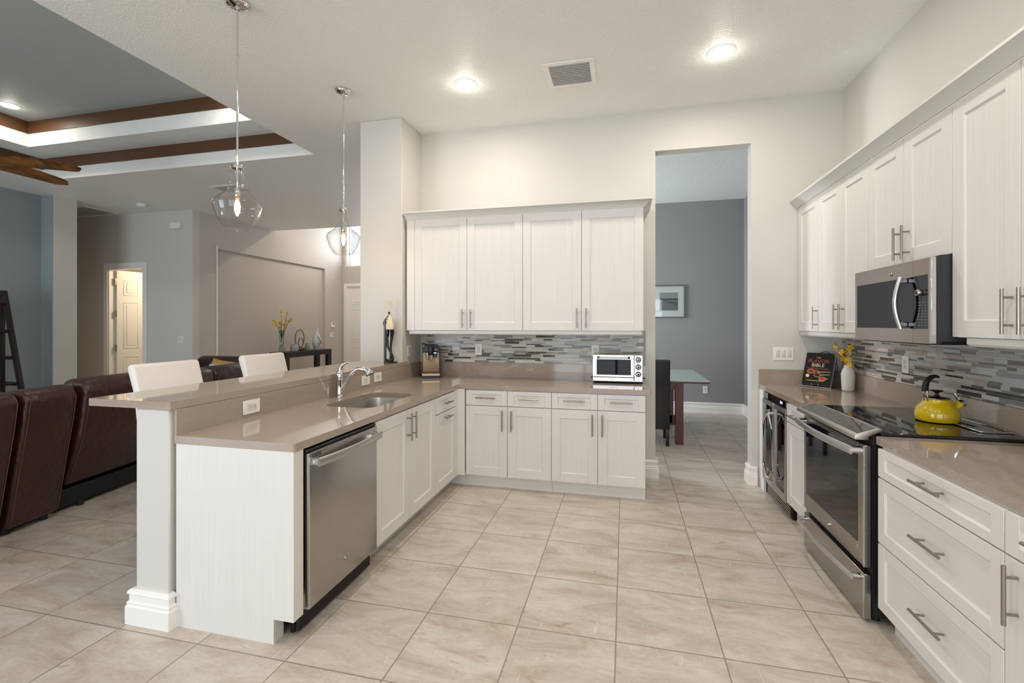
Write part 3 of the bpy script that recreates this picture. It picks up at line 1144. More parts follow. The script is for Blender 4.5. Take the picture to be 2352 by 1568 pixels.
def badge(parent, name, c, M):
    b = MB(['polished_steel', 'slot_dark'])
    b.cyl((0, 0.0, 0), (0, -0.004, 0), 0.0155, seg=28, M=M, bev=0.001)
    b.cyl((0, -0.0035, 0), (0, -0.0046, 0), 0.0125, seg=28, m='slot_dark', M=M)
    ring_ = [(0.0105 * math.cos(a * PI / 12), -0.0048, 0.0105 * math.sin(a * PI / 12)) for a in range(25)]
    b.tube(ring_, 0.0008, seg=6, M=M, up=(0, 1, 0))
    for s in (-1, 1):   # script-like monogram strokes
        pts = [(s * 0.0045 + 0.0035 * math.cos(a), -0.0049, 0.004 * math.sin(a) * s) for a in [k * 0.45 - 0.5 for k in range(13)]]
        b.tube(pts, 0.0007, seg=6, M=M, up=(0, 1, 0))
        b.tube([(s * 0.001, -0.0049, -0.006), (s * 0.002, -0.0049, 0.0), (s * 0.005, -0.0049, 0.0055)], 0.0007, seg=6, M=M, up=(0, 1, 0))
    return b.build(name, parent, L=True)


# ---- dishwasher
t = thing('dishwasher', 'stainless steel dishwasher with bowed handle, built into the bar run', 'dishwasher', (XF, 1.877, 0), P90)
MB('gap_dark').box(0.0, 0.631, 0.03, 0.6, 0.115, 0.872).build('body', t, L=True)
b = MB(['steel', 'polished_steel'])
b.box(0.012, 0.626, -0.016, 0.03, 0.122, 0.85, bev=0.004, seg=2)
b.box(0.0125, 0.018, -0.0168, -0.010, 0.126, 0.846, 'polished_steel')
d = b.build('door', t, L=True)
MB(['black_plastic', 'charcoal_steel']).box(0.006, 0.628, -0.008, 0.03, 0.852, 0.866, bev=0.003).build('control_strip', t, L=True)
b = MB('matte_black')
for i in range(5):
    for k in range(2):
        b.box(0.034 + i * 0.014, 0.034 + i * 0.014 + 0.010, -0.0168, -0.0158, 0.824 + k * 0.0095, 0.8305 + k * 0.0095)
b.build('vent', d, L=True)
MB('matte_black').box(0.30, 0.312, -0.0168, -0.0158, 0.834, 0.837).build('status_light', d, L=True)
b = MB(['steel_soft', 'chrome'])
b.tube(bow((0.03, -0.056, 0.806), (0.606, -0.056, 0.806), (0, -1, 0), bulge=0.022), 0.021, seg=16, flat=0.36)
for x in (0.05, 0.588):
    b.prism([(x - 0.017, 0.790), (x + 0.017, 0.790), (x + 0.013, 0.822), (x - 0.013, 0.822)], 'y', -0.058, -0.014, 'chrome', bev=0.003)
b.build('handle', d, L=True)
badge(d, 'badge', None, Matrix.Translation((0.312, -0.016, 0.224)))
b = MB('matte_black')
b.box(0.004, 0.628, 0.03, 0.05, 0.02, 0.115, bev=0.004)
b.build('toe_kick', t, L=True)
for x in (0.03, 0.60):
    for y in (0.08, 0.52):
        MB('matte_black').cyl((x, y, 0.0), (x, y, 0.13), 0.013, seg=10).build('foot', t, L=True)

# ---- slide-in range with downdraft vent
RY0, RY1 = 2.605, 3.40
t = thing('range', 'stainless slide-in electric range with black glass cooktop and oven window', 'range', (1.45, 3.0, 0))
MB('matte_black').box(1.165, 1.78, RY0, RY1, 0.035, 0.912).build('body', t)
for x in (1.2, 1.7):
    for y in (RY0 + 0.05, RY1 - 0.05):
        MB('matte_black').cyl((x, y, 0), (x, y, 0.05), 0.018, seg=10).build('foot', t)
b = MB(['cooktop_glass', 'matte_black'])
b.box(1.195, 1.795, RY0 - 0.012, RY1 + 0.012, 0.9155, 0.930, bev=0.002)
ct = b.build('cooktop', t)
b = MB(['polished_steel', 'matte_black', 'black_glass'])
b.box(1.655, 1.795, RY0 + 0.10, 3.10, 0.930, 0.936, 'black_glass', bev=0.002)
for x in (1.655, 1.787):
    b.box(x, x + 0.008, RY0 + 0.10, 3.10, 0.9305, 0.940, bev=0.002)
b.box(1.655, 1.795, RY0 + 0.092, RY0 + 0.10, 0.9305, 0.940, bev=0.002)
b.box(1.70, 1.722, RY0 + 0.22, 3.02, 0.9355, 0.9370, 'matte_black')
b.build('downdraft_vent', t)
# sloped control panel
b = MB(['bright_steel', 'steel_soft', 'black_glass'])
b.prism([(1.090, 0.889), (1.090, 0.906), (1.096, 0.9125), (1.196, 0.9485), (1.206, 0.947), (1.206, 0.9305), (1.15, 0.905), (1.15, 0.889)], 'y', RY0 + 0.002, RY1 - 0.002, 'steel_soft', bev=0.002)
cp = b.build('control_panel', t)
MP = Matrix.Translation((1.150, 3.0, 0.9325)) @ Matrix.Rotation(-math.atan2(0.036, 0.100), 4, 'Y')
b = MB(['black_glass'])
b.box(-0.044, 0.040, -0.375, 0.375, -0.0008, 0.0012, bev=0.0006, M=MP)
b.build('touch_glass', cp)
b = MB('key_print')
rnd = random.Random(3)
for r in range(4):
    for k in range(26):
        if rnd.random() < 0.62:
            y = -0.23 + k * 0.018
            b.box(-0.030 + r * 0.017, -0.027 + r * 0.017, y, y + rnd.uniform(0.006, 0.013), 0.0013, 0.0017, M=MP)
b.build('lettering', cp)
# oven door
b = MB(['steel', 'polished_steel', 'matte_black'])
x0, x1 = 1.132, 1.163
wy0, wy1, wz0, wz1 = RY0 + 0.075, RY1 - 0.05, 0.372, 0.775
b.box(x0, x1, RY0 + 0.006, wy0, 0.268, 0.862, bev=0.003)
b.box(x0, x1, wy1, RY1 - 0.006, 0.268, 0.862, bev=0.003)
b.box(x0, x1, wy0, wy1, 0.268, wz0, bev=0.001)
b.box(x0, x1, wy0, wy1, wz1, 0.862, bev=0.001)
b.box(x0 + 0.012, x1, wy0, wy1, wz0, wz1, 'matte_black')
b.box(x0 - 0.002, x0 + 0.004, RY0 + 0.006, RY0 + 0.016, 0.27, 0.86, 'polished_steel')
od = b.build('oven_door', t)
MB('black_glass').box(x0 - 0.0012, x0 + 0.010, wy0 - 0.006, wy1 + 0.006, wz0 - 0.006, 0.842, bev=0.001).build('window', od)
b = MB(['bright_steel', 'chrome'])
b.tube(bow((1.082, RY0 + 0.02, 0.832), (1.082, RY1 - 0.02, 0.832), (-1, 0, 0), bulge=0.028), 0.021, seg=16, flat=0.40)
for y in (RY0 + 0.036, RY1 - 0.036):
    b.cyl((1.080, y, 0.832), (1.134, y, 0.832), 0.017, 0.020, seg=18, m='chrome')
b.build('handle', od)
MX = Matrix.Rotation(-PI / 2, 4, 'Z')
badge(od, 'badge', None, Matrix.Translation((x0 - 1.45, 0.0, 0.318)) @ MX)
b = MB(['steel', 'polished_steel'])
b.box(x0, x1, RY0 + 0.006, RY1 - 0.006, 0.018, 0.235, bev=0.003)
b.box(x0 - 0.002, x0 + 0.004, RY0 + 0.006, RY0 + 0.016, 0.02, 0.233, 'polished_steel')
dr = b.build('drawer', t)
b = MB(['bright_steel', 'chrome'])
b.tube(bow((1.090, RY0 + 0.03, 0.208), (1.090, RY1 - 0.03, 0.208), (-1, 0, 0), bulge=0.026), 0.015, seg=16, flat=0.45)
for y in (RY0 + 0.045, RY1 - 0.045):
    b.cyl((1.088, y, 0.208), (1.134, y, 0.208), 0.013, 0.015, seg=18, m='chrome')
b.build('handle', dr)

# ---- over-range microwave
MY0, MY1 = 2.622, 3.384
MZ0, MZ1 = 1.357, 1.772
t = thing('microwave', 'stainless over-range microwave with black window and curved handle', 'microwave', (1.6, 3.0, 1.36))
b = MB(['charcoal_steel', 'matte_black'])
b.box(1.455, 1.832, MY0, MY1, MZ0 + 0.012, 1.780)
b.box(1.448, 1.456, MY0 + 0.001, MY1 - 0.001, MZ0 + 0.004, MZ1, 'charcoal_steel')
b.box(1.44, 1.80, MY0 + 0.06, MY1 - 0.06, MZ0 - 0.006, MZ0 + 0.012, 'matte_black', bev=0.004)
b.build('body', t)
b = MB(['steel_wide', 'polished_steel', 'black_glass'])
fx = 1.418
sy = 2.775  # split between door and control column
gz0, gz1 = 1.430, 1.690
# door frame round the window
for (a, c, d, e) in ((sy, MY1, MZ0, gz0), (sy, MY1, gz1, MZ1), (MY1 - 0.024, MY1, gz0, gz1)):
    b.box(fx, 1.448, a, c, d, e)
mw = b.build('door', t)
MB('window_black').box(fx + 0.001, 1.446, sy, MY1 - 0.024, gz0, gz1).build('window', mw)
b = MB(['bright_steel', 'chrome'])
b.tube(bow((fx - 0.026, sy + 0.055, gz0 - 0.002), (fx - 0.026, sy + 0.055, gz1 + 0.004), (-1, 0, 0), bulge=0.026), 0.0108, seg=14, flat=1.0, up=(0, 1, 0))
for z in (gz0 + 0.02, gz1 - 0.016):
    b.box(fx - 0.034, fx + 0.002, sy + 0.045, sy + 0.066, z - 0.012, z + 0.012, 'chrome', bev=0.004)
b.build('handle', mw)
b = MB(['steel_wide', 'polished_steel', 'black_glass'])
for (a, c, d, e) in ((MY0 + 0.0142, sy - 0.002, MZ0, gz0 - 0.002), (MY0 + 0.0142, sy - 0.002, gz1 + 0.002, MZ1), (MY0 + 0.0142, MY0 + 0.032, gz0 - 0.002, gz1 + 0.002)):
    b.box(fx, 1.448, a, c, d, e)
b.box(fx - 0.004, 1.436, MY0, MY0 + 0.014, MZ0 + 0.001, MZ1, 'polished_steel', bev=0.002)
b.box(1.4365, 1.448, MY0, MY0 + 0.0138, MZ0 + 0.001, MZ1, 'charcoal_steel')
b.box(fx + 0.001, 1.446, MY0 + 0.032, sy - 0.002, gz0 - 0.002, gz1 + 0.002, 'window_black')
cpm = b.build('control_panel', t)
b = MB(['polished_steel', 'slot_dark'])
b.cyl((fx + 0.002, 2.705, 1.607), (fx - 0.022, 2.705, 1.607), 0.017, 0.015, seg=24, bev=0.002)
b.cyl((fx - 0.0215, 2.705, 1.607), (fx - 0.0228, 2.705, 1.607), 0.010, seg=24, m='slot_dark')
b.build('knob', cpm)
b = MB('key_print')
for r in range(9):
    for k in range(3):
        b.box(fx + 0.0003, fx + 0.0012, 2.668 + k * 0.026, 2.668 + k * 0.026 + 0.014, 1.445 + r * 0.014, 1.4475 + r * 0.014)
b.build('lettering', cpm)
badge(mw, 'badge', None, Matrix.Translation((fx - 1.6, 2.975 - 3.0, 1.727 - 1.36)) @ MX)

# ---- under-counter wine cooler
CY0, CY1 = 3.838, 4.448
t = thing('wine_cooler', 'slim stainless two-door glass wine cooler under the counter by the dining opening', 'cooler', (1.45, 4.15, 0))
b = MB(['gap_dark', 'oven_inside'])
b.box(1.215, 1.78, CY0, CY0 + 0.02, 0.09, 0.872)
b.box(1.215, 1.78, CY1 - 0.02, CY1, 0.09, 0.872)
b.box(1.76, 1.78, CY0, CY1, 0.09, 0.872)
b.box(1.215, 1.78, CY0 + 0.02, CY1 - 0.02, 0.09, 0.12)
b.box(1.215, 1.78, CY0 + 0.02, CY1 - 0.02, 0.85, 0.872)
b.box(1.215, 1.76, 4.135, 4.15, 0.12, 0.85)
b.build('body', t)
b = MB('nickel')
for z in (0.26, 0.40, 0.54, 0.68):
    b.box(1.225, 1.70, CY0 + 0.022, 4.134, z, z + 0.006)
    b.box(1.225, 1.70, 4.151, CY1 - 0.022, z, z + 0.006)
b.build('shelf', t)
b = MB(['steel_soft', 'black_glass'])
b.box(1.170, 1.215, CY0 + 0.002, CY1 - 0.002, 0.822, 0.872, 'black_glass', bev=0.001)
b.box(1.168, 1.215, CY0, CY0 + 0.035, 0.8225, 0.8715, 'steel_soft')
b.box(1.168, 1.215, CY1 - 0.12, CY1, 0.8225, 0.8715, 'steel_soft')
cp = b.build('control_panel', t)
# two glowing digits
SEG = {'4': (1, 2, 3, 5), '8': (0, 1, 2, 3, 4, 5, 6), '5': (0, 1, 3, 4, 6)}
b = MB('display_glow')
for i, ch in enumerate('54'):
    yy = 4.000 - i * 0.030
    for sgm in (0, 1, 2, 3, 5, 6) if ch == '8' else SEG[ch]:
        w_, h_ = 0.012, 0.009
        r = {0: (0, w_, 2 * h_, 2 * h_ + 0.002), 1: (w_, w_ + 0.002, h_, 2 * h_), 2: (0, 0.002, h_, 2 * h_), 3: (0, w_, h_, h_ + 0.002), 4: (0, 0.002, 0, h_), 5: (0, 0.002, 0, h_), 6: (0, w_, 0, 0.002)}[sgm]
        if ch == '4' and sgm == 2:
            r = (w_, w_ + 0.002, 0, h_)
            b.box(1.1688, 1.1698, yy - 0.002, yy, 0.838 + h_, 0.838 + 2 * h_)
            b.box(1.1688, 1.1698, yy - w_ - 0.002, yy - w_, 0.838, 0.838 + h_)
            continue
        if ch == '4' and sgm == 5:
            continue
        if ch == '5' and sgm in (1,):
            r = (0, 0.002, h_, 2 * h_)
        if ch == '5' and sgm == 4:
            r = (w_, w_ + 0.002, 0, h_)
        b.box(1.1688, 1.1698, yy - r[1], yy - r[0], 0.838 + r[2], 0.838 + r[3])
b.build('display', cp)


def cooler_door(ya, yb, hy, yo):
    b = MB(['steel_soft', 'polished_steel'])
    za, zb, w = 0.125, 0.816, 0.036
    b.box(1.160, 1.205, ya, ya + w, za, zb, bev=0.002)
    b.box(1.160, 1.205, yb - w, yb, za, zb, bev=0.002)
    b.box(1.160, 1.205, ya + w, yb - w, za, za + 0.055)
    b.box(1.160, 1.205, ya + w, yb - w, zb - w, zb)
    d = b.build('door', t)
    MB('tinted_glass').box(1.170, 1.174, ya + w, yb - w, za + 0.055, zb - w).build('pane', d)
    b = MB('polished_steel')
    b.tube([(1.160, hy, 0.735), (1.130, hy, 0.728), (1.120, hy + (yo - hy) * 0.06, 0.72), (1.118, yo - (yo - hy) * 0.05, 0.648), (1.118, yo, 0.63), (1.118, yo, 0.30), (1.118, yo - (yo - hy) * 0.05, 0.282), (1.120, hy + (yo - hy) * 0.06, 0.215), (1.130, hy, 0.208), (1.160, hy, 0.20)], 0.0085, seg=12)
    b.build('handle', d)


cooler_door(CY0 + 0.003, 4.142, 4.125, 4.035)
cooler_door(4.146, CY1 - 0.003, 4.163, 4.255)
b = MB(['gap_dark', 'steel_soft'])
b.box(1.20, 1.215, CY0, CY1, 0.012, 0.118)
for k in range(5):
    b.box(1.194, 1.20, CY0 + 0.02, CY1 - 0.02, 0.022 + k * 0.019, 0.032 + k * 0.019, 'steel_soft')
b.box(1.215, 1.6, CY0 + 0.02, CY0 + 0.05, 0.0, 0.09)
b.box(1.215, 1.6, CY1 - 0.05, CY1 - 0.02, 0.0, 0.09)
b.build('grille', t)
MB('socket_brass').cyl((1.160, 4.02, 0.152), (1.157, 4.02, 0.152), 0.008, seg=16).build('lock', t)

# ---- toaster oven
TX0, TX1, TY = -0.284, 0.156, 4.335
t = thing('toaster_oven', 'silver toaster oven with three dials near the worktop end', 'toaster oven', (-0.06, 4.45, 0.914))
b = MB(['bright_steel', 'oven_inside', 'matte_black'])
x2 = 0.083
wx0, wx1, wz0, wz1 = TX0 + 0.038, x2 - 0.033, 0.995, 1.128
D1 = 4.585
b.box(TX0, TX1, TY + 0.012, D1, 1.160, 1.172, bev=0.003)
b.box(TX0, TX1, TY + 0.012, D1, 0.932, 0.944)
b.box(TX0, TX0 + 0.01, TY + 0.012, D1, 0.944, 1.160)
b.box(x2, TX1, TY + 0.012, D1, 0.944, 1.160)
b.box(TX0 + 0.01, x2, D1 - 0.01, D1, 0.944, 1.160, 'oven_inside')
b.box(TX0 + 0.011, x2 - 0.001, TY + 0.03, D1 - 0.011, 0.945, 0.962, 'oven_inside')
b.build('body', t)
b = MB(['bright_steel', 'matte_black'])
b.box(TX0, x2 - 0.003, TY, TY + 0.012, 0.972, wz0, bev=0.002)
b.box(TX0, x2 - 0.003, TY, TY + 0.012, wz1, 1.172, bev=0.002)
b.box(TX0, wx0, TY, TY + 0.012, wz0, wz1)
b.box(wx1, x2 - 0.003, TY, TY + 0.012, wz0, wz1)
d = b.build('door', t)
b = MB('matte_black')
b.box(wx0 - 0.004, wx1 + 0.004, TY - 0.0012, TY, wz0 - 0.004, wz0)
b.box(wx0 - 0.004, wx1 + 0.004, TY - 0.0012, TY, wz1, wz1 + 0.004)
b.box(wx0 - 0.004, wx0, TY - 0.0012, TY, wz0, wz1)
b.box(wx1, wx1 + 0.004, TY - 0.0012, TY, wz0, wz1)
b.build('gasket', d)
MB('oven_window_glass').box(wx0, wx1, TY + 0.004, TY + 0.007, wz0, wz1).build('window', d)
b = MB(['bright_steel', 'matte_black'])
b.cyl((wx0 + 0.002, TY - 0.026, 1.146), (wx1 - 0.004, TY - 0.026, 1.146), 0.0065, seg=16)
for x in (wx0 + 0.012, wx1 - 0.014):
    b.box(x - 0.009, x + 0.009, TY - 0.033, TY, 1.138, 1.158, 'matte_black', bev=0.003)
b.build('handle', d)
MB('bright_steel').box(TX0, x2 - 0.003, TY, TY + 0.012, 0.934, 0.968, bev=0.002).build('crumb_tray', t)
text('lettering', 'Cuisinart', 0.014, (-0.105 + 0.06, TY - 0.0004 - 4.45, 0.951 - 0.914), (PI / 2, 0, 0), 'slot_dark', t)
b = MB('bright_steel')
b.box(x2, TX1, TY, TY + 0.012, 0.934, 1.172, bev=0.003)
cp = b.build('control_panel', t)
for z in (1.131, 1.066, 1.001):
    b = MB(['bright_steel', 'slot_dark', 'black_plastic'])
    cx = (x2 + TX1) / 2 - 0.001
    b.cyl((cx, TY - 0.0002, z), (cx, TY - 0.004, z), 0.025, seg=28, m='slot_dark')
    b.cyl((cx, TY - 0.004, z), (cx, TY - 0.020, z), 0.020, 0.0165, seg=28, m='bright_steel', bev=0.002)
    b.cyl((cx, TY - 0.0195, z), (cx, TY - 0.0212, z), 0.009, seg=20, m='slot_dark')
    b.box(cx - 0.0012, cx + 0.0012, TY - 0.0215, TY - 0.0195, z + 0.004, z + 0.016, 'slot_dark')
    b.build('knob', cp)
b = MB('slot_dark')
for z in (1.161, 1.0985, 1.0335):
    b.box(x2 + 0.014, x2 + 0.040, TY - 0.0006, TY, z - 0.0015, z + 0.0015)
b.cyl((x2 + 0.036, TY, 0.957), (x2 + 0.036, TY - 0.002, 0.957), 0.004, seg=14)
b.build('dial_marks', cp)
b = MB('polished_steel')
for k in range(12):
    x = TX0 + 0.035 + k * 0.026
    b.cyl((x, TY + 0.03, 1.048), (x, D1 - 0.02, 1.048), 0.0016, seg=6)
for y in (TY + 0.03, D1 - 0.02):
    b.cyl((TX0 + 0.012, y, 1.048), (x2 - 0.002, y, 1.048), 0.0022, seg=6)
b.build('rack', t)
for x in (TX0 + 0.014, TX1 - 0.014):
    for y in (TY + 0.03, D1 - 0.03):
        MB('matte_black').cyl((x, y, 0.9142), (x, y, 0.934), 0.011, 0.013, seg=12).build('foot', t)
MB('matte_black').box(TX0 + 0.004, TX1 - 0.004, TY + 0.018, D1 - 0.004, 0.924, 0.932).build('base_pan', t)
b = MB('black_plastic')
b.box(TX0 - 0.024, TX0, TY + 0.03, TY + 0.09, 0.956, 0.964, bev=0.002)
b.box(TX1, TX1 + 0.024, TY + 0.03, TY + 0.09, 0.956, 0.964, bev=0.002)
b.build('side_grip', t)

# ---- coffee machine
t = thing('coffee_machine', 'slim black coffee machine with gold front plate and drip tray in the counter corner', 'coffee machine', (-1.925, 4.455, 0.914), math.radians(22))
b = MB('black_plastic')
b.box(-0.085, 0.085, -0.055, 0.11, 0.0, 0.285, bev=0.008)
b.prism([(-0.085, 0.285), (-0.062, 0.318), (0.062, 0.318), (0.085, 0.285)], 'y', -0.062, 0.105, bev=0.004)
b.box(-0.085, 0.085, -0.064, -0.03, 0.252, 0.30, bev=0.006)
b.build('body', t, L=True)
b = MB('gold_plate')
b.prism([(-0.082, 0.055), (0.082, 0.055), (0.080, 0.250), (0.060, 0.252), (0.055, 0.215), (-0.050, 0.215), (-0.055, 0.252), (-0.080, 0.252)], 'y', -0.066, -0.054, bev=0.002)
b.build('front_plate', t, L=True)
b = MB(['black_plastic', 'chrome'])
b.cyl((0.0, -0.080, 0.225), (0.0, -0.080, 0.312), 0.030, 0.032, seg=24, bev=0.003)
b.cyl((0.0, -0.082, 0.178), (0.0, -0.082, 0.227), 0.020, 0.027, seg=20, m='chrome')
b.cyl((-0.036, -0.075, 0.186), (-0.036, -0.075, 0.25), 0.009, 0.012, seg=14, m='chrome')
b.box(0.022, 0.056, -0.098, -0.060, 0.205, 0.262, bev=0.006)
b.box(0.026, 0.052, -0.0995, -0.0975, 0.246, 0.252, 'chrome')
b.build('brew_head', t, L=True)
b = MB(['gold_bright', 'black_plastic'])
b.box(-0.088, 0.088, -0.150, -0.054, 0.0, 0.022, 'black_plastic', bev=0.003)
b.box(-0.088, 0.088, -0.152, -0.054, 0.0225, 0.046, 'gold_bright', bev=0.003)
b.build('drip_tray', t, L=True)
b = MB('plate_grey')
for k in range(5):
    b.box(0.020 + k * 0.0068, 0.0252 + k * 0.0068, -0.0652, -0.0642, 0.276, 0.283)
b.build('small_print', t, L=True)
b = MB('black_plastic')
b.tube([(-0.085, 0.06, 0.05), (-0.11, 0.05, 0.06), (-0.125, 0.03, 0.035), (-0.11, 0.0, 0.012), (-0.10, 0.05, 0.006)], 0.005, seg=8)
b.build('cord', t, L=True)

# ---- sink and faucet
t = thing('sink', 'undermount stainless steel sink bowl set into the bar-side worktop', 'sink', (-1.75, 3.0, 0.70))
b = MB('steel_soft')
outer_r = [(0.0, 0.876, 0.085), (0.004, 0.86, 0.08), (0.012, 0.72, 0.08), (0.045, 0.685, 0.08)]
tb = bmesh.new()
rings = []
for ins, z, r in [(-0.02, 0.8755, 0.10)] + outer_r:
    rings.append([tb.verts.new((x, y, z)) for x, y in rrect(-1.935 + ins, -1.57 - ins, 2.69 + ins, 3.33 - ins, r, 6)])
for i in range(len(rings) - 1):
    n = len(rings[0])
    for k in range(n):
        tb.faces.new((rings[i][k], rings[i][(k + 1) % n], rings[i + 1][(k + 1) % n], rings[i + 1][k]))
tb.faces.new(rings[-1])
bmesh.ops.recalc_face_normals(tb, faces=tb.faces)
bmesh.ops.reverse_faces(tb, faces=tb.faces)
b._merge(tb, None)
bw = b.build('basin', t)
b = MB(['chrome', 'slot_dark'])
b.cyl((-1.75, 3.01, 0.6852), (-1.75, 3.01, 0.690), 0.042, seg=24, bev=0.002)
b.cyl((-1.75, 3.01, 0.690), (-1.75, 3.01, 0.691), 0.028, seg=24, m='slot_dark')
b.build('drain', bw)

t = thing('faucet', 'chrome single-lever kitchen faucet with pull-out head behind the sink', 'faucet', (-2.055, 3.07, 0.914))
b = MB('chrome')
b.lathe([(0.0295, 0.0), (0.0295, 0.006), (0.0275, 0.010), (0.0265, 0.128), (0.0275, 0.130), (0.0255, 0.133), (0.0255, 0.137), (0.0265, 0.139)], seg=28, cap0=True, cap1=True)
b.build('body', t, L=True)
b = MB('chrome')
b.lathe([(0.0262, 0.139), (0.0272, 0.150), (0.0268, 0.168), (0.0215, 0.186), (0.0155, 0.200)], seg=26, cap0=True, cap1=True)
b.tube([(0, 0, 0.185), (0.004, 0, 0.205), (0.014, 0, 0.225), (0.030, 0, 0.240), (0.052, 0, 0.250), (0.074, 0, 0.256)], [0.017, 0.013, 0.010, 0.0085, 0.008, 0.005], seg=14, flat=1.3)
b.build('lever', t, L=True)
b = MB('chrome')
b.tube([(0.010, 0, 0.022), (0.040, 0, 0.075), (0.070, 0, 0.128), (0.095, 0, 0.166), (0.118, 0, 0.190), (0.145, 0, 0.206), (0.172, 0, 0.210), (0.195, 0, 0.203)], [0.021, 0.018, 0.0155, 0.0145, 0.0145, 0.015, 0.016, 0.018], seg=18)
b.build('spout', t, L=True)
b = MB(['chrome', 'black_plastic'])
b.tube([(0.186, 0, 0.2075), (0.208, 0, 0.205), (0.226, 0, 0.197), (0.238, 0, 0.185), (0.245, 0, 0.170)], [0.0172, 0.0195, 0.0225, 0.0265, 0.031], seg=22)
b.tube([(0.2448, 0, 0.1705), (0.2465, 0, 0.1665)], [0.0305, 0.0285], seg=22, m='black_plastic')
b.build('spray_head', t, L=True)

# ---- kettle
t = thing('kettle', 'yellow enamel tea kettle with black handle on the cooktop', 'kettle', (1.634, 2.982, 0.9303), math.radians(13.6))
b = MB(['yellow_enamel', 'matte_black'])
KS = 0.765
b.lathe([(0.001, 0.0), (0.112, 0.0), (0.117, 0.004)], seg=48, m='matte_black', sx=KS, sy=KS)
b.lathe([(0.117, 0.004), (0.1225, 0.012), (0.1245, 0.028), (0.1225, 0.050), (0.114, 0.072), (0.098, 0.089), (0.086, 0.098), (0.080, 0.106), (0.0785, 0.116), (0.0795, 0.122)], seg=48, sx=KS, sy=KS)
b.build('body', t, L=True)
b = MB(['chrome', 'black_glass'])
b.lathe([(0.0800, 0.121), (0.0815, 0.1235), (0.0800, 0.126), (0.074, 0.1265)], seg=44, sx=KS, sy=KS)
b.lathe([(0.076, 0.1262), (0.060, 0.131), (0.03, 0.1345), (0.001, 0.1355)], seg=44, m='black_glass', sx=KS, sy=KS)
ld = b.build('lid', t, L=True)
b = MB('matte_black')
b.lathe([(0.018, 0.134), (0.010, 0.139), (0.0075, 0.146), (0.0085, 0.152), (0.017, 0.158), (0.0265, 0.162), (0.0275, 0.1645), (0.022, 0.1665), (0.001, 0.168)], seg=28)
b.build('knob', ld, L=True)
b = MB('yellow_enamel')
b.tube([(0.050, -0.026, 0.058), (0.072, -0.036, 0.082), (0.089, -0.044, 0.103)], [0.027, 0.0205, 0.0185], seg=22)
b.build('spout', t, L=True)
b = MB(['chrome', 'slot_dark'])
Ms = Matrix.Translation((0.0915, -0.045, 0.106)) @ Matrix.Scale(0.82, 4) @ Matrix.Rotation(math.radians(42), 4, 'Y') @ Matrix.Rotation(0.0, 4, 'Z')
b.lathe([(0.0255, -0.008), (0.0265, -0.002), (0.0255, 0.004), (0.018, 0.010), (0.001, 0.0125)], seg=26, M=Ms)
b.ball((0.0, 0, 0.012), 0.006, 'slot_dark', seg=10, M=Ms)
b.tube([(0.083, -0.040, 0.114), (0.074, -0.034, 0.135), (0.068, -0.030, 0.154)], [0.008, 0.0075, 0.006], seg=10)
b.build('whistle_cap', t, L=True)
b = MB(['matte_black', 'chrome'])
for y in (-0.011, 0.011):
    b.tube([(-0.056, y, 0.105), (-0.062, y, 0.130), (-0.064, y, 0.165)], 0.004, seg=8, m='chrome')
pts = [(-0.064, 0, 0.160), (-0.063, 0, 0.185), (-0.058, 0, 0.206), (-0.047, 0, 0.224), (-0.031, 0, 0.236), (-0.012, 0, 0.241), (0.004, 0, 0.239), (0.012, 0, 0.235)]
b.tube(pts, [0.0165, 0.0158, 0.0152, 0.014, 0.012, 0.0095, 0.0075, 0.005], seg=16, flat=0.8)
b.build('handle', t, L=True)
# ================================================================== ELECTRICAL PLATES
def plate(name, label, cat, loc, rotz, w=0.072, h=0.116, kind='duplex', n=1, group=None, horizontal=False):
    t = thing(name, label, cat, loc, rotz, group)
    if horizontal:
        w, h = h, w
    MB('plastic_white').box(-w / 2, w / 2, -0.006, -0.0005, -h / 2, h / 2, bev=0.002).build('cover_plate', t, L=True)
    if kind == 'duplex':
        b = MB(['plate_grey', 'slot_dark'])
        iw, ih = (0.068, 0.036) if horizontal else (0.036, 0.068)
        b.box(-iw / 2, iw / 2, -0.0078, -0.006, -ih / 2, ih / 2, bev=0.001)
        for s in (-1, 1):
            cx, cz = (s * 0.018, 0) if horizontal else (0, s * 0.018)
            for k in (-1, 1):
                if horizontal:
                    b.box(cx - 0.004, cx + 0.004, -0.0082, -0.0078, cz + k * 0.006 - 0.001, cz + k * 0.006 + 0.001, 'slot_dark')
                else:
                    b.box(cx + k * 0.006 - 0.001, cx + k * 0.006 + 0.001, -0.0082, -0.0078, cz - 0.001, cz + 0.006, 'slot_dark')
            b.cyl((cx + (0.009 if horizontal else 0), -0.0076, cz - (0 if horizontal else 0.007)), (cx + (0.009 if horizontal else 0), -0.0082, cz - (0 if horizontal else 0.007)), 0.0022, seg=10, m='slot_dark')
        b.build('receptacle', t, L=True)
    elif kind == 'rocker':
        for i in range(n):
            cx = (i - (n - 1) / 2) * 0.046
            b = MB('plate_grey')
            b.prism([(-0.006, -0.033), (-0.0075, -0.033), (-0.0105, 0.033), (-0.006, 0.033)], 'x', cx - 0.0165, cx + 0.0165, bev=0.0008)
            b.build('rocker', t, L=True)
    elif kind == 'square':
        b = MB('plate_grey')
        b.box(-0.022, 0.022, -0.0085, -0.006, -0.019, 0.019, bev=0.002)
        b.build('rocker', t, L=True)
    return t


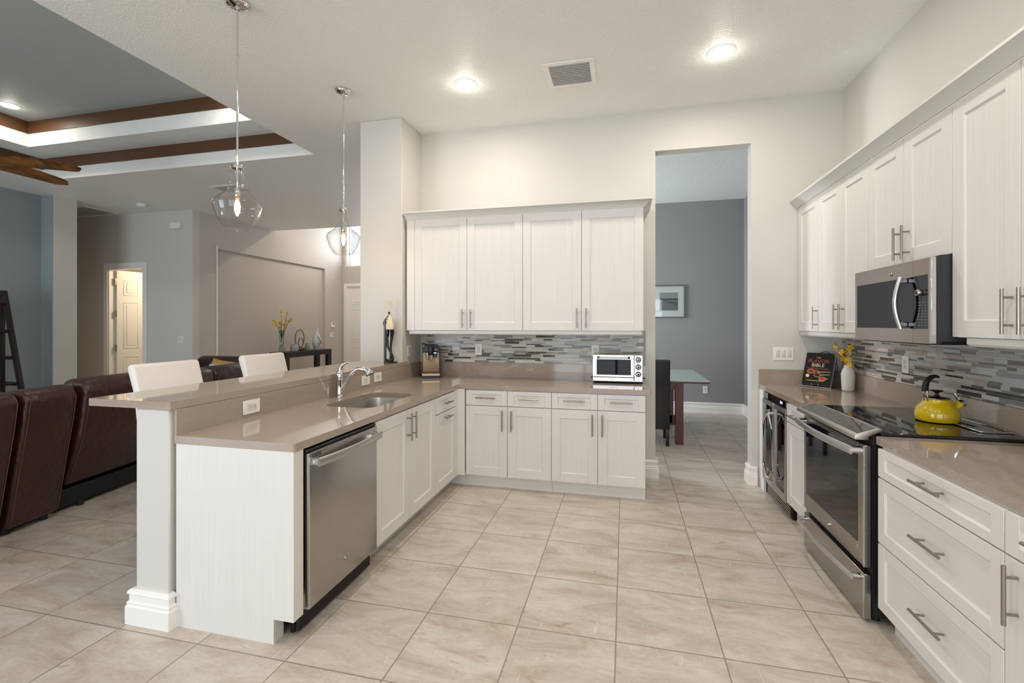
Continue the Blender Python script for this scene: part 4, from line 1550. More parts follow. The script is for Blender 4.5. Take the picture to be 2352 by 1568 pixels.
G_OUT = 'wall outlets'
plate('wall_outlet', 'white horizontal outlet in the bar upstand near the peninsula end', 'outlet', (-2.0975, 2.269, 0.976), P90, horizontal=True, group=G_OUT, w=0.078, h=0.124)
plate('light_switch', 'small white square switch in the bar upstand beside the faucet', 'switch', (-2.0975, 3.492, 0.985), P90, w=0.124, h=0.078, kind='square')
plate('wall_outlet', 'white horizontal outlet in the bar upstand between switch and coffee machine', 'outlet', (-2.0975, 3.689, 0.990), P90, horizontal=True, group=G_OUT, w=0.078, h=0.124)
plate('wall_outlet', 'white upright outlet on the column side above the bar end', 'outlet', (-2.1195, 4.342, 1.183), P90, group=G_OUT)
plate('wall_outlet', 'white upright outlet in the mosaic to the side of the coffee machine', 'outlet', (-1.468, 4.6125, 1.191), 0, group=G_OUT)
plate('wall_outlet', 'white upright outlet in the mosaic behind the toaster oven', 'outlet', (-0.278, 4.6125, 1.190), 0, group=G_OUT)
plate('light_switch', 'white three-rocker switch plate beside the dining opening', 'switch', (1.376, YB - 0.0005, 1.187), 0, w=0.165, h=0.116, kind='rocker', n=3)
plate('wall_outlet', 'white outlet in the mosaic above the kettle', 'outlet', (1.837, 3.673, 1.181), M90, group=G_OUT)
plate('wall_outlet', 'white outlet in the mosaic behind the yellow flowers', 'outlet', (1.837, 4.485, 1.189), M90, group=G_OUT)
plate('wall_outlet', 'white outlet low on the grey dining-room wall', 'outlet', (1.286, 8.1995, 0.374), 0, group=G_OUT)
plate('light_switch', 'white two-rocker switch plate on the pale hall wall beside the door', 'switch', (-7.68, 6.6995, 1.181), 0, w=0.118, h=0.116, kind='rocker', n=2)
t = thing('door_chime', 'small white door chime box high on the pale hall wall', 'chime', (-7.76, 6.6995, 3.20))
MB('plastic_white').box(-0.11, 0.11, -0.055, -0.0005, -0.055, 0.055, bev=0.006).build('cover', t, L=True)
MB('plate_grey').box(-0.03, 0.03, -0.057, -0.0555, -0.052, -0.044).build('grille', t, L=True)
t = thing('thermostat', 'white wall thermostat with dark screen beyond the console table', 'thermostat', (NX + 0.0005, 10.755, 1.43), P90)
MB('plastic_white').box(-0.075, 0.075, -0.028, 0.0, -0.065, 0.065, bev=0.006).build('cover', t, L=True)
MB('black_plastic').box(-0.02, 0.045, -0.0295, -0.028, 0.022, 0.044).build('screen', t, L=True)
t = thing('light_switch', 'white two-toggle switch plate below the thermostat', 'switch', (NX + 0.0005, 10.74, 1.17), P90)
MB('plastic_white').box(-0.085, 0.085, -0.007, 0.0, -0.058, 0.058, bev=0.002).build('cover_plate', t, L=True)
for x in (0.02, 0.055):
    MB('slot_dark').box(x - 0.007, x + 0.007, -0.013, -0.007, 0.0, 0.026).build('toggle', t, L=True)

# ================================================================== CEILING FIXTURES
def can(loc, label):
    t = thing('recessed_light', label, 'ceiling light', loc, 0, 'recessed ceiling lights')
    b = MB('trim_white')
    b.lathe([(0.098, 0.0), (0.098, -0.004), (0.085, -0.008), (0.080, -0.006), (0.078, 0.0)], seg=40)
    b.build('trim_ring', t, L=True)
    b = MB('can_glow')
    b.lathe([(0.0805, -0.006), (0.076, -0.0115), (0.06, -0.0135), (0.03, -0.0145), (0.001, -0.015)], seg=36)
    b.build('diffuser', t, L=True)
    l = bpy.data.lights.new('can_halo_fill', 'POINT')   # extra point light added below the diffuser to brighten the ceiling round it
    l.energy = 1.3
    l.color = (1.0, 0.9, 0.78)
    l.shadow_soft_size = 0.05
    o = bpy.data.objects.new('can_halo_fill', l)
    COL.objects.link(o)
    o.location = (loc[0], loc[1], loc[2] - 0.085)
    return t


can((-1.309, 3.746, ZC), 'glowing recessed light in the kitchen ceiling between pendant and air vent')
can((0.699, 3.743, ZC), 'glowing recessed light in the kitchen ceiling toward the range wall')
can((-7.26, 4.082, Z3), 'glowing recessed light up in the tray ceiling above the fan')


def vent(name, label, x0, x1, y0, y1, z, mat='bright_steel', n=13):
    t = thing(name, label, 'air vent', ((x0 + x1) / 2, (y0 + y1) / 2, z))
    b = MB('trim_white')
    f = 0.042
    a, c = (x1 - x0) / 2, (y1 - y0) / 2
    b.box(-a, a, -c, -c + f, -0.012, -0.0005, bev=0.003)
    b.box(-a, a, c - f, c, -0.012, -0.0005, bev=0.003)
    b.box(-a, -a + f, -c + f, c - f, -0.012, -0.0005, bev=0.003)
    b.box(a - f, a, -c + f, c - f, -0.012, -0.0005, bev=0.003)
    b.build('frame', t, L=True)
    MB('gap_dark').box(-a + f, a - f, -c + f, c - f, -0.002, -0.0005).build('backing', t, L=True)
    b = MB('vent_slat')
    for k in range(n):
        y = -c + f + (k + 0.5) * (2 * c - 2 * f) / n
        M = Matrix.Translation((0, y, -0.010)) @ Matrix.Rotation(math.radians(-15), 4, 'X')
        b.box(-a + f, a - f, -0.24 * (2 * c - 2 * f) / n, 0.24 * (2 * c - 2 * f) / n, -0.0009, 0.0009, M=M)
    b.build('louvre', t, L=True)
    return t


vent('air_vent', 'square white louvred air vent in the kitchen ceiling between the recessed lights', -0.625, -0.225, 3.585, 3.975, ZC)
vent('air_vent', 'louvred air vent in the living-room ceiling behind the first pendant', -5.95, -5.45, 5.62, 5.98, ZC, n=9)
vent('air_vent', 'large dark return-air grille in the shaded hall ceiling', -9.9, -9.0, 6.05, 6.62, ZC, n=16)
t = thing('smoke_detector', 'round white smoke detector on the ceiling in front of the hall', 'smoke detector', (-7.94, 6.21, ZC))
MB('plastic_white').lathe([(0.075, -0.0005), (0.075, -0.02), (0.06, -0.045), (0.001, -0.048)], seg=28).build('housing', t, L=True)
MB('slot_dark').lathe([(0.0755, -0.018), (0.0755, -0.021)], seg=28).build('vent_gap', t, L=True)


def pendant(loc, label):
    x, y = loc
    zt = ZC
    t = thing('pendant_light', label, 'pendant light', (x, y, 0), 0, 'glass pendant lights over the bar')
    b = MB('chrome')
    b.lathe([(0.066, zt - 0.0005), (0.066, zt - 0.010), (0.063, zt - 0.014), (0.060, zt - 0.022), (0.045, zt - 0.030), (0.014, zt - 0.034), (0.012, zt - 0.05), (0.001, zt - 0.05)], seg=36)
    b.build('canopy', t, L=True)
    b = MB('chrome')
    b.cyl((0, 0, zt - 0.05), (0, 0, 2.45), 0.0065, seg=14)
    for z in (3.15, 2.80):
        b.cyl((0, 0, z - 0.012), (0, 0, z + 0.012), 0.008, seg=14)
    b.build('stem', t, L=True)
    b = MB(['chrome', 'socket_brass'])
    b.lathe([(0.001, 2.458), (0.014, 2.457), (0.036, 2.451), (0.0385, 2.446), (0.0385, 2.430), (0.036, 2.428), (0.001, 2.428)], seg=32, sx=0.87, sy=0.87)
    b.cyl((0, 0, 2.428), (0, 0, 2.30), 0.006, seg=12)
    b.cyl((0, 0, 2.302), (0, 0, 2.252), 0.0165, seg=20, bev=0.002)
    b.cyl((0, 0, 2.252), (0, 0, 2.240), 0.0135, seg=18, m='socket_brass')
    b.build('socket', t, L=True)
    b = MB('clear_glass')
    b.lathe([(0.0385, 2.445), (0.0455, 2.440), (0.0465, 2.43), (0.0455, 2.37), (0.0465, 2.345), (0.052, 2.318), (0.068, 2.290), (0.098, 2.262), (0.132, 2.240), (0.153, 2.222), (0.1595, 2.207), (0.159, 2.196), (0.153, 2.172), (0.138, 2.132), (0.115, 2.092), (0.090, 2.062), (0.074, 2.052), (0.0715, 2.047), (0.0705, 2.050)], seg=56, sx=0.87, sy=0.87)
    b.build('glass_shade', t, L=True)
    b = MB('clear_glass')
    b.lathe([(0.0135, 2.240), (0.016, 2.228), (0.0225, 2.205), (0.0245, 2.185), (0.0235, 2.160), (0.0175, 2.140), (0.008, 2.131), (0.001, 2.129)], seg=24)
    bl = b.build('bulb', t, L=True)
    b = MB('bulb_glow')
    b.lathe([(0.001, 2.236), (0.009, 2.228), (0.0155, 2.205), (0.0165, 2.175), (0.012, 2.148), (0.001, 2.138)], seg=16)
    b.build('filament', bl, L=True)
    l = bpy.data.lights.new('pendant_glow', 'POINT')
    l.energy = 4
    l.color = (1.0, 0.72, 0.42)
    l.shadow_soft_size = 0.03
    o = bpy.data.objects.new('pendant_glow', l)
    COL.objects.link(o)
    o.location = (x, y, 2.10)


pendant((-2.369, 2.451), 'clear glass pendant light over the free end of the bar, against the tray ceiling')
pendant((-2.367, 3.589), 'clear glass pendant light hanging beside the white column')

# ceiling fan
t = thing('ceiling_fan', 'brown wooden ceiling fan under the tray ceiling, only blade ends in view', 'ceiling fan', (-6.30, 3.25, 0))
fz = 3.10
b = MB('tray_brown')
b.lathe([(0.07, Z3 - 0.0005), (0.075, Z3 - 0.02), (0.03, Z3 - 0.07), (0.001, Z3 - 0.07)], seg=24)
b.build('canopy', t, L=True)
MB('tray_brown').cyl((0, 0, Z3 - 0.06), (0, 0, fz + 0.1), 0.014, seg=12).build('downrod', t, L=True)
MB('tray_brown').lathe([(0.001, fz + 0.12), (0.05, fz + 0.11), (0.11, fz + 0.05), (0.12, fz), (0.09, fz - 0.05), (0.03, fz - 0.075), (0.001, fz - 0.078)], seg=32).build('motor_housing', t, L=True)


def blade(ang):
    b = MB('fan_wood')
    tb = bmesh.new()
    rows = []
    n = 22
    for i in range(n + 1):
        s = i / n
        r = 0.08 + s * 0.785
        c = 0.05 * math.sin(s * PI)                    # gentle sweep
        hw = 0.055 + 0.05 * math.sin(min(1, s * 1.4) * PI * 0.5) - 0.04 * s
        if s > 0.86:
            hw *= math.sqrt(max(0.0, 1 - ((s - 0.86) / 0.14) ** 2)) * 0.97 + 0.03
        zz = fz + 0.03 * math.sin(s * PI) - 0.01
        tw = -0.5 + 0.15 * s
        rows.append([tb.verts.new((r, c + u * hw, zz + u * hw * tw + (0.008 * (1 - u * u)) * k)) for k in (1, -1) for u in ((-1, -0.5, 0, 0.5, 1) if k == 1 else (0.96, 0.5, 0, -0.5, -0.96))])
    m = len(rows[0])
    for i in range(n):
        for k in range(m):
            tb.faces.new((rows[i][k], rows[i][(k + 1) % m], rows[i + 1][(k + 1) % m], rows[i + 1][k]))
    tb.faces.new(rows[0][::-1])
    tb.faces.new(rows[-1])
    bmesh.ops.recalc_face_normals(tb, faces=tb.faces)
    b._merge(tb, None, Matrix.Rotation(ang, 4, 'Z'))
    return b.build('blade', t, L=True)


for k in range(6):
    blade(math.radians(33.7 + 60 * k))

# ================================================================== SMALL THINGS ON THE WORKTOPS
# cookbook on its stand
CBX = (1.615, 4.492, 0.9142)
CBR = math.radians(-44)
t = thing('cookbook_stand', 'black wire easel stand holding the cookbook', 'stand', CBX, CBR)
lean = math.radians(20)
ML = Matrix.Rotation(-lean, 4, 'X')
b = MB(['matte_black', 'chrome'])
for x in (-0.112, 0.112):
    b.tube([(x, 0.0, 0.012), (x, 0.0, 0.20)], 0.003, seg=8, M=ML)
b.tube([(-0.112, 0.0, 0.20), (-0.075, 0, 0.25), (-0.035, 0.0, 0.305), (0.0, 0.0, 0.318), (0.035, 0, 0.305), (0.075, 0, 0.25), (0.112, 0, 0.20)], 0.003, seg=8, M=ML)
b.tube([(-0.112, 0.0, 0.10), (0.112, 0.0, 0.10)], 0.003, seg=8, M=ML)
b.build('back_frame', t, L=True)
b = MB(['matte_black', 'chrome'])
b.tube([(-0.135, -0.058, 0.006), (0.115, -0.058, 0.006)], 0.004, seg=8, m='chrome')
b.tube([(-0.112, -0.058, 0.006), (-0.112, 0.0, 0.012)], 0.003, seg=8)
b.tube([(0.112, -0.058, 0.006), (0.112, 0.0, 0.012)], 0.003, seg=8)
for x in (-0.135, -0.035, 0.015, 0.112):
    b.tube([(x, -0.058, 0.006), (x, -0.060, 0.026), (x, -0.056, 0.032)], 0.0035, seg=8, m='chrome')
b.build('ledge', t, L=True)
b = MB('chrome')
for x in (-0.10, 0.13):
    b.tube([(x * 0.9, 0.06, 0.19), (x, 0.13, 0.006)], 0.003, seg=8)
b.build('rear_leg', t, L=True)

t = thing('cookbook', 'black cookbook with red and cream title and printed spoons, propped on the easel', 'book', CBX, CBR)
BW, BH, BT = 0.222, 0.278, 0.046
MBk = ML @ Matrix.Translation((-0.010, -0.006 - BT, 0.0085))
b = MB('book_black')
b.box(-BW / 2, BW / 2, 0, 0.003, 0, BH, M=MBk)
b.box(-BW / 2, BW / 2, BT - 0.003, BT, 0, BH, M=MBk)
b.box(-BW / 2, -BW / 2 + 0.003, 0.003, BT - 0.003, 0, BH, M=MBk)
cov = b.build('cover', t, L=True)
MB('page_edge').box(-BW / 2 + 0.003, BW / 2 - 0.003, 0.003, BT - 0.003, 0.003, BH - 0.003, M=MBk).build('pages', t, L=True)
bR = (PI / 2 - lean, 0, 0)


def onbook(u, v, lift=0.0006):
    p = MBk @ Vector((u, -lift, v))
    return p


text('lettering', 'THE', 0.020, onbook(-0.01, 0.236), bR, 'print_yellow', cov)
text('lettering', 'FLAVOR', 0.043, onbook(-0.005, 0.205), bR, 'print_red', cov, sx=1.05)
text('lettering', 'BIBLE', 0.043, onbook(-0.005, 0.168), bR, 'print_cream', cov, sx=1.0)
rnd = random.Random(21)
b = MB(['print_red', 'print_yellow'])
for zz, xa, xb, h, m in ((0.1425, -0.085, 0.080, 0.0028, 0), (0.1345, -0.085, 0.080, 0.0028, 0), (0.034, -0.085, 0.062, 0.0040, 1), (0.028, -0.070, 0.050, 0.0022, 1)):
    x = xa
    while x < xb:        # small print, too fine to read
        w = rnd.uniform(0.005, 0.014)
        b.box(x, min(xb, x + w), -0.0009, -0.0003, zz - h / 2, zz + h / 2, m, M=MBk)
        x += w + 0.0022
b.build('small_print', cov, L=True)
b = MB(['spoon_wood', 'spice_red', 'spice_orange', 'matte_black', 'print_cream'])


def disc(cx, cz, rx, rz, m, lift):
    b.poly([(cx + rx * math.cos(a * PI / 12), -lift, cz + rz * math.sin(a * PI / 12)) for a in range(24)], m, M=MBk)


for (cx, cz, rx, rz, m) in ((-0.055, 0.112, 0.024, 0.016, 'spice_red'), (-0.012, 0.108, 0.016, 0.012, 'spice_red'), (0.000, 0.083, 0.024, 0.016, 'matte_black'), (0.045, 0.052, 0.024, 0.014, 'spice_orange')):
    disc(cx, cz, rx + 0.004, rz + 0.004, 'spoon_wood', 0.0008)
    disc(cx, cz, rx, rz, m, 0.0012)
for (a0, z0_, a1, z1_) in ((-0.012 + 0.018, 0.109, 0.098, 0.116), (0.024, 0.085, 0.098, 0.092), (0.067, 0.053, 0.090, 0.058)):
    b.poly([(a0, -0.0007, z0_ - 0.0045), (a1, -0.0007, z1_ - 0.0025), (a1, -0.0007, z1_ + 0.0025), (a0, -0.0007, z0_ + 0.0045)], 'spoon_wood', M=MBk)
disc(-0.075, 0.072, 0.016, 0.016, 'spoon_wood', 0.0008)
disc(-0.075, 0.072, 0.012, 0.012, 'print_cream', 0.0012)
b.build('cover_print', cov, L=True, smooth=False)

# vase with yellow orchids
VX = (1.747, 4.29, 0.9142)
t = thing('vase', 'white ribbed ceramic vase with dark chips at its foot, beside the cookbook', 'vase', VX)
prof = [(0.001, 0.004), (0.034, 0.0), (0.039, 0.004)]
for k in range(40):
    s = k / 39
    r = 0.0415 + 0.0055 * math.sin(s * PI * 0.75)
    if s > 0.66:
        q = (s - 0.66) / 0.34
        r = 0.0265 + (r - 0.0265) * (1 - q ** 1.7)
    prof.append((r + 0.0006 * (k % 2), 0.008 + s * 0.185))
prof += [(0.0265, 0.197), (0.0285, 0.204), (0.0275, 0.207), (0.024, 0.205), (0.022, 0.19)]
b = MB(['vase_white', 'twig'])
b.lathe(prof, seg=40)
b.build('body', t, L=True)
b = MB('twig')
rnd = random.Random(8)
for k in range(46):
    a = rnd.uniform(0, 2 * PI)
    z = 0.006 + abs(rnd.gauss(0, 0.013))
    s_ = (z - 0.008) / 0.185
    r = 0.0415 + 0.0055 * math.sin(max(0, s_) * PI * 0.75) - 0.0002
    if z < 0.009:
        r = 0.0395
    M = Matrix.Translation((r * math.cos(a), r * math.sin(a), z)) @ Matrix.Rotation(a, 4, 'Z')
    b.ball((0, 0, 0), 0.0011, sc=(1, rnd.uniform(0.8, 2.2), rnd.uniform(0.8, 2.4)), seg=6, M=M)
b.build('glaze_chips', t, L=True)


def orchid(b, c, s, rnd, mats=('petal_yellow', 'petal_gold')):
    q = Matrix.Translation(c) @ Matrix.Rotation(rnd.uniform(0, 6.28), 4, 'Z') @ Matrix.Rotation(rnd.uniform(0.4, 1.5), 4, 'X') @ Matrix.Rotation(rnd.uniform(0, 6.28), 4, 'Z')
    tb = bmesh.new()
    for k in range(5):
        a = k * 2 * PI / 5
        d, e = Vector((math.cos(a), math.sin(a), 0)), Vector((-math.sin(a), math.cos(a), 0))
        u = Vector((0, 0, 1))
        P = [Vector((0, 0, 0)), d * 0.5 * s + e * 0.30 * s + u * 0.10 * s, d * 0.95 * s + e * 0.22 * s + u * 0.05 * s, d * 1.1 * s - u * 0.03 * s, d * 0.95 * s - e * 0.22 * s + u * 0.05 * s, d * 0.5 * s - e * 0.30 * s + u * 0.10 * s]
        m = tb.verts.new(d * 0.6 * s + u * 0.02 * s)
        vs = [tb.verts.new(p) for p in P]
        for i in range(6):
            tb.faces.new((m, vs[i], vs[(i + 1) % 6]))
    b._merge(tb, mats[0], q)
    b.ball((0, 0, 0.12 * s), 0.2 * s, mats[1], seg=8, M=q)


def spray(name, label, loc, stems, fl, size, seed, rstem=0.0016):
    rnd = random.Random(seed)
    t = thing(name, label, 'flowers', loc)
    b = MB('twig')
    for st in stems:
        b.tube(st, [rstem * (1.2 - 0.6 * i / (len(st) - 1)) for i in range(len(st))], seg=6)
    b.build('stem', t, L=True)
    for c in fl:
        b = MB(['petal_yellow', 'petal_gold'])
        orchid(b, c, size * rnd.uniform(0.8, 1.15), rnd)
        b.build('blossom', t, L=True)
    return t


# along-view directions at the vase: u = image right, d = depth
ux_, dx_ = Vector((0.972, 0.2347, 0)), Vector((-0.2347, 0.972, 0))


def vp(u, z, d=0.0):
    p = ux_ * u + dx_ * d
    return (p.x, p.y, z)


def pxv(px, py, d=0.0):      # crop pixel of the close-up to local metres
    return vp((px - 1215) / 12.064 / 282.0, 0.207 + (735 - py) / 12.064 / 282.0, d)


stems = [[vp(0, 0.05), vp(-0.004, 0.18), pxv(1180, 560), pxv(1050, 420), pxv(960, 260), pxv(890, 170)],
         [vp(0, 0.05), vp(0.004, 0.18), pxv(1200, 600, -0.01), pxv(1100, 420, -0.02), pxv(990, 390, -0.03), pxv(820, 420, -0.04)],
         [vp(0, 0.05), vp(0.008, 0.18), pxv(1290, 600, 0.01), pxv(1390, 380, 0.02), pxv(1390, 240, 0.02)],
         [vp(0, 0.05), vp(0.006, 0.19), pxv(1240, 660, -0.02), pxv(1100, 680, -0.03)]]
fl = [pxv(880, 160), pxv(900, 235, 0.01), pxv(840, 370, -0.04), pxv(780, 470, -0.05), pxv(960, 370, -0.03), pxv(1000, 430, -0.03), pxv(1040, 340, -0.01), pxv(1140, 380, -0.01), pxv(1210, 370, 0.0),
      pxv(950, 540, -0.05), pxv(1050, 590, -0.05), pxv(1150, 570, -0.03), pxv(1040, 650, -0.05), pxv(1120, 690, -0.05), pxv(1250, 670, -0.03), pxv(1330, 720, 0.0), pxv(1290, 490, 0.01), pxv(1390, 480, 0.02), pxv(1400, 225, 0.02), pxv(1330, 260, 0.02)]
spray('orchid_spray', 'yellow orchid sprigs with dark stems in the white vase by the cookbook', VX, stems, fl, 0.0235, 4)

# ---- statue on the bar end
t = thing('statue', 'slender black and cream figure sculpture on the bar top against the column', 'sculpture', (-2.190, 4.10, 1.0803))
z0_ = 1.0803


def sp(px, py, y=0.0):
    return ((px - 375) / 8.71 / 238.6 / 1.04, y, max(0.0, 1.452 - (670 + py / 8.71 - 744) / 238.6 - z0_))


b = MB('statue_black')
b.lathe([(0.001, 0.0), (0.055, 0.0), (0.056, 0.006), (0.050, 0.011), (0.001, 0.012)], seg=28, sx=1.25, sy=0.85)
b.build('base', t, L=True)
b = MB('statue_black')
x_ = sp(243, 0)[0]
b.box(x_ - 0.010, x_ + 0.010, -0.010, 0.010, 0.0, sp(0, 570)[2], bev=0.002)
b.build('post', t, L=True)
b = MB('statue_black')
b.tube([sp(300, 745), sp(292, 850), sp(290, 960, -0.004), sp(305, 1075, -0.006), sp(345, 1150, -0.008), sp(385, 1220, -0.006), sp(415, 1290, -0.004), sp(430, 1345)], [0.021, 0.020, 0.016, 0.013, 0.011, 0.012, 0.012, 0.010], seg=14)
b.tube([sp(400, 745), sp(395, 830, 0.008), sp(378, 960, 0.010), sp(362, 1080, 0.010), sp(366, 1200, 0.010), sp(362, 1310, 0.008), sp(350, 1375, 0.004)], [0.021, 0.019, 0.013, 0.010, 0.0105, 0.0115, 0.012], seg=14)
b.tube([sp(270, 1350), sp(300, 1372), sp(350, 1388), sp(400, 1390)], [0.008, 0.011, 0.011, 0.008], seg=10)
b.tube([sp(430, 1345), sp(410, 1375), sp(345, 1396)], [0.010, 0.011, 0.007], seg=10)
b.build('legs', t, L=True)
b = MB('statue_cream')
b.lathe([(0.005, sp(0, 450)[2]), (0.011, sp(0, 500)[2]), (0.026, sp(0, 570)[2]), (0.038, sp(0, 640)[2]), (0.0415, sp(0, 690)[2]), (0.0405, sp(0, 738)[2]), (0.0395, sp(0, 752)[2]), (0.001, sp(0, 748)[2])], c=(sp(352, 0)[0], 0, 0), seg=26, sy=0.7)
b.build('torso', t, L=True)
b = MB(['statue_cream', 'statue_rust'])
hx = sp(336, 0)[0]
b.lathe([(0.0055, sp(0, 400)[2]), (0.006, sp(0, 330)[2]), (0.009, sp(0, 270)[2]), (0.014, sp(0, 220)[2]), (0.021, sp(0, 190)[2]), (0.022, sp(0, 178)[2]), (0.013, sp(0, 180)[2]), (0.001, sp(0, 190)[2])], c=(hx, 0, 0), seg=18, sy=0.7)
for dx in (-0.017, 0.017):
    b.ball((hx + dx, 0, sp(0, 182)[2]), 0.008, 'statue_cream', seg=10)
b.lathe([(0.008, sp(0, 400)[2]), (0.011, sp(0, 420)[2]), (0.008, sp(0, 450)[2])], c=(hx, 0, 0), seg=14, m='statue_rust')
b.build('head', t, L=True)
b = MB('statue_black')
b.tube([sp(335, 465), sp(270, 520), sp(225, 580), sp(200, 630), sp(205, 665), sp(235, 655)], 0.004, seg=8)
b.tube([sp(300, 545), sp(250, 555), sp(215, 600)], 0.004, seg=8)
b.build('arm', t, L=True)
# ================================================================== LIVING ROOM
def sofa_back(b, x0, x1, pts, bev=0.03, m=None):
    b.prism(pts, 'x', x0, x1, m, bev=bev, seg=3)


# big recliner sofa, its tall backs toward the kitchen (local -y)
SL, SR = (-4.0, 1.92, 0.0), math.radians(100.4)
t = thing('recliner_sofa', 'dark brown leather recliner sofa with stitched tall backs behind the bar', 'sofa', SL, SR)
P1 = [(0.015, 0.045), (0.33, 0.06), (0.10, 0.90), (0.06, 0.985), (-0.02, 1.005), (-0.10, 0.985), (-0.135, 0.93), (-0.11, 0.74)]
for (a, c) in ((-0.72, -0.28), (-0.26, 0.33), (0.365, 0.725)):
    b = MB(['leather', 'leather_dark'])
    b.prism(P1, 'x', a, c, bev=0.028, seg=3)
    o = b.build('seat_back', t, L=True)
    b = MB('stitch')
    for x in (a + 0.022, c - 0.022):
        b.tube([(x, 0.006, 0.09), (x, -0.058, 0.45), (x, -0.112, 0.74), (x, -0.137, 0.92)], 0.0022, seg=6)
    b.build('stitching', o, L=True)
P2 = [(0.04, 0.20), (0.36, 0.22), (0.10, 0.92), (0.05, 1.02), (-0.03, 1.035), (-0.12, 1.005), (-0.150, 0.94), (-0.10, 0.60)]
for (a, c) in ((0.775, 1.45), (1.475, 2.20), (2.22, 2.93)):
    b = MB(['leather', 'leather_dark'])
    b.prism([(y_, z_ if z_ < 0.9 or a < 1.4 else z_ - 0.035) for y_, z_ in P2], 'x', a, c, bev=0.034, seg=3)
    o = b.build('seat_back', t, L=True)
    b = MB('stitch')
    for x in (a + 0.022,):
        b.tube([(x, 0.030, 0.23), (x, -0.055, 0.45), (x, -0.103, 0.60), (x, -0.152, 0.92)], 0.0022, seg=6)
    b.build('stitching', o, L=True)
MB('matte_black').box(0.77, 2.92, 0.08, 0.8, 0.03, 0.17, bev=0.01).build('recliner_mechanism', t, L=True)
b = MB('leather_dark')
b.box(-0.9, 2.94, 0.22, 0.92, 0.05, 0.44, bev=0.03, seg=2)
b.build('base', t, L=True)
for (a, c) in ((-0.74, 0.72), (0.78, 1.45), (1.47, 2.20), (2.22, 2.92)):
    MB('leather').box(a, c, 0.20, 0.98, 0.38, 0.56, bev=0.05, seg=3).build('seat_cushion', t, L=True)
for x in (-0.92, 2.935):
    MB('leather').box(x, x + 0.2, 0.10, 0.98, 0.05, 0.66, bev=0.05, seg=3).build('arm', t, L=True)
for x in (-0.2, 0.27, 0.42, 0.67, 0.95, 2.8):
    for y in (0.09, 0.85):
        MB('matte_black').cyl((x, y, 0.0), (x, y, 0.06), 0.025, seg=12).build('foot', t, L=True)

# second sofa seen between the stools
t = thing('sofa', 'dark brown leather sofa farther back, seen between the two white stools', 'sofa', (-5.80, 6.02, 0))
b = MB('leather_dark')
b.prism([(-0.06, 0.1), (0.32, 0.1), (0.36, 0.80), (0.28, 0.93), (0.12, 0.95), (0.02, 0.88), (-0.02, 0.5)], 'x', -0.85, 0.0, bev=0.05, seg=3)
b.build('seat_back', t, L=True)
b = MB('leather_dark')
b.prism([(-0.06, 0.1), (0.32, 0.1), (0.36, 0.80), (0.28, 0.92), (0.12, 0.94), (0.02, 0.86), (-0.02, 0.5)], 'x', 0.01, 0.40, bev=0.05, seg=3)
b.build('seat_back', t, L=True)
MB('leather_dark').box(-0.9, 0.45, -0.75, 0.35, 0.06, 0.40, bev=0.03, seg=2).build('base', t, L=True)
for a, c in ((-0.84, -0.02), (0.0, 0.40)):
    MB('leather').box(a, c, -0.82, 0.05, 0.36, 0.54, bev=0.05, seg=3).build('seat_cushion', t, L=True)
for x in (-1.08, 0.42):
    MB('leather_dark').box(x, x + 0.22, -0.78, 0.35, 0.06, 0.68, bev=0.06, seg=3).build('arm', t, L=True)
for x in (-0.85, 0.4):
    for y in (-0.6, 0.25):
        MB('matte_black').cyl((x, y, 0), (x, y, 0.07), 0.03, seg=12).build('foot', t, L=True)


def cushion(name, label, loc, mat, w, h, rot):
    tb = bmesh.new()
    n = 10
    g = {}
    for s in (1, -1):
        for i in range(n + 1):
            for k in range(n + 1):
                u, v = i / n * 2 - 1, k / n * 2 - 1
                edge = (1 - u ** 4) * (1 - v ** 4)
                pin = 1 - 0.10 * (1 - u * u) * (abs(v) ** 3) - 0.0
                key = (i, k, s if edge > 1e-6 else 0)
                if key not in g:
                    g[key] = tb.verts.new((u * w / 2 * (1 - 0.08 * (1 - v * v)), s * 0.075 * edge ** 0.6, h / 2 * v * (1 - 0.08 * (1 - u * u)) + h / 2))
    def q(i, k, s):
        return g.get((i, k, s)) or g[(i, k, 0)]
    for s in (1, -1):
        for i in range(n):
            for k in range(n):
                f = [q(i, k, s), q(i + 1, k, s), q(i + 1, k + 1, s), q(i, k + 1, s)]
                try:
                    tb.faces.new(f if s == -1 else f[::-1])
                except ValueError:
                    pass
    b = MB(mat)
    b._merge(tb, None, Matrix.Rotation(rot[0], 4, 'X') @ Matrix.Rotation(rot[1], 4, 'Y'))
    o = b.build(name, None)
    o.location = loc
    o.rotation_euler = (0, 0, rot[2])
    tag(o, label, 'cushion')
    return o


cushion('throw_pillow', 'mustard throw pillow with a peaked corner on the farther sofa', (-5.97, 5.76, 0.57), 'pillow_gold', 0.36, 0.36, (-0.30, 0.16, 0.1))
cushion('throw_pillow', 'pale grey throw pillow in front of the mustard one', (-5.70, 5.55, 0.60), 'pillow_grey', 0.46, 0.30, (-0.35, -0.08, 0.0))


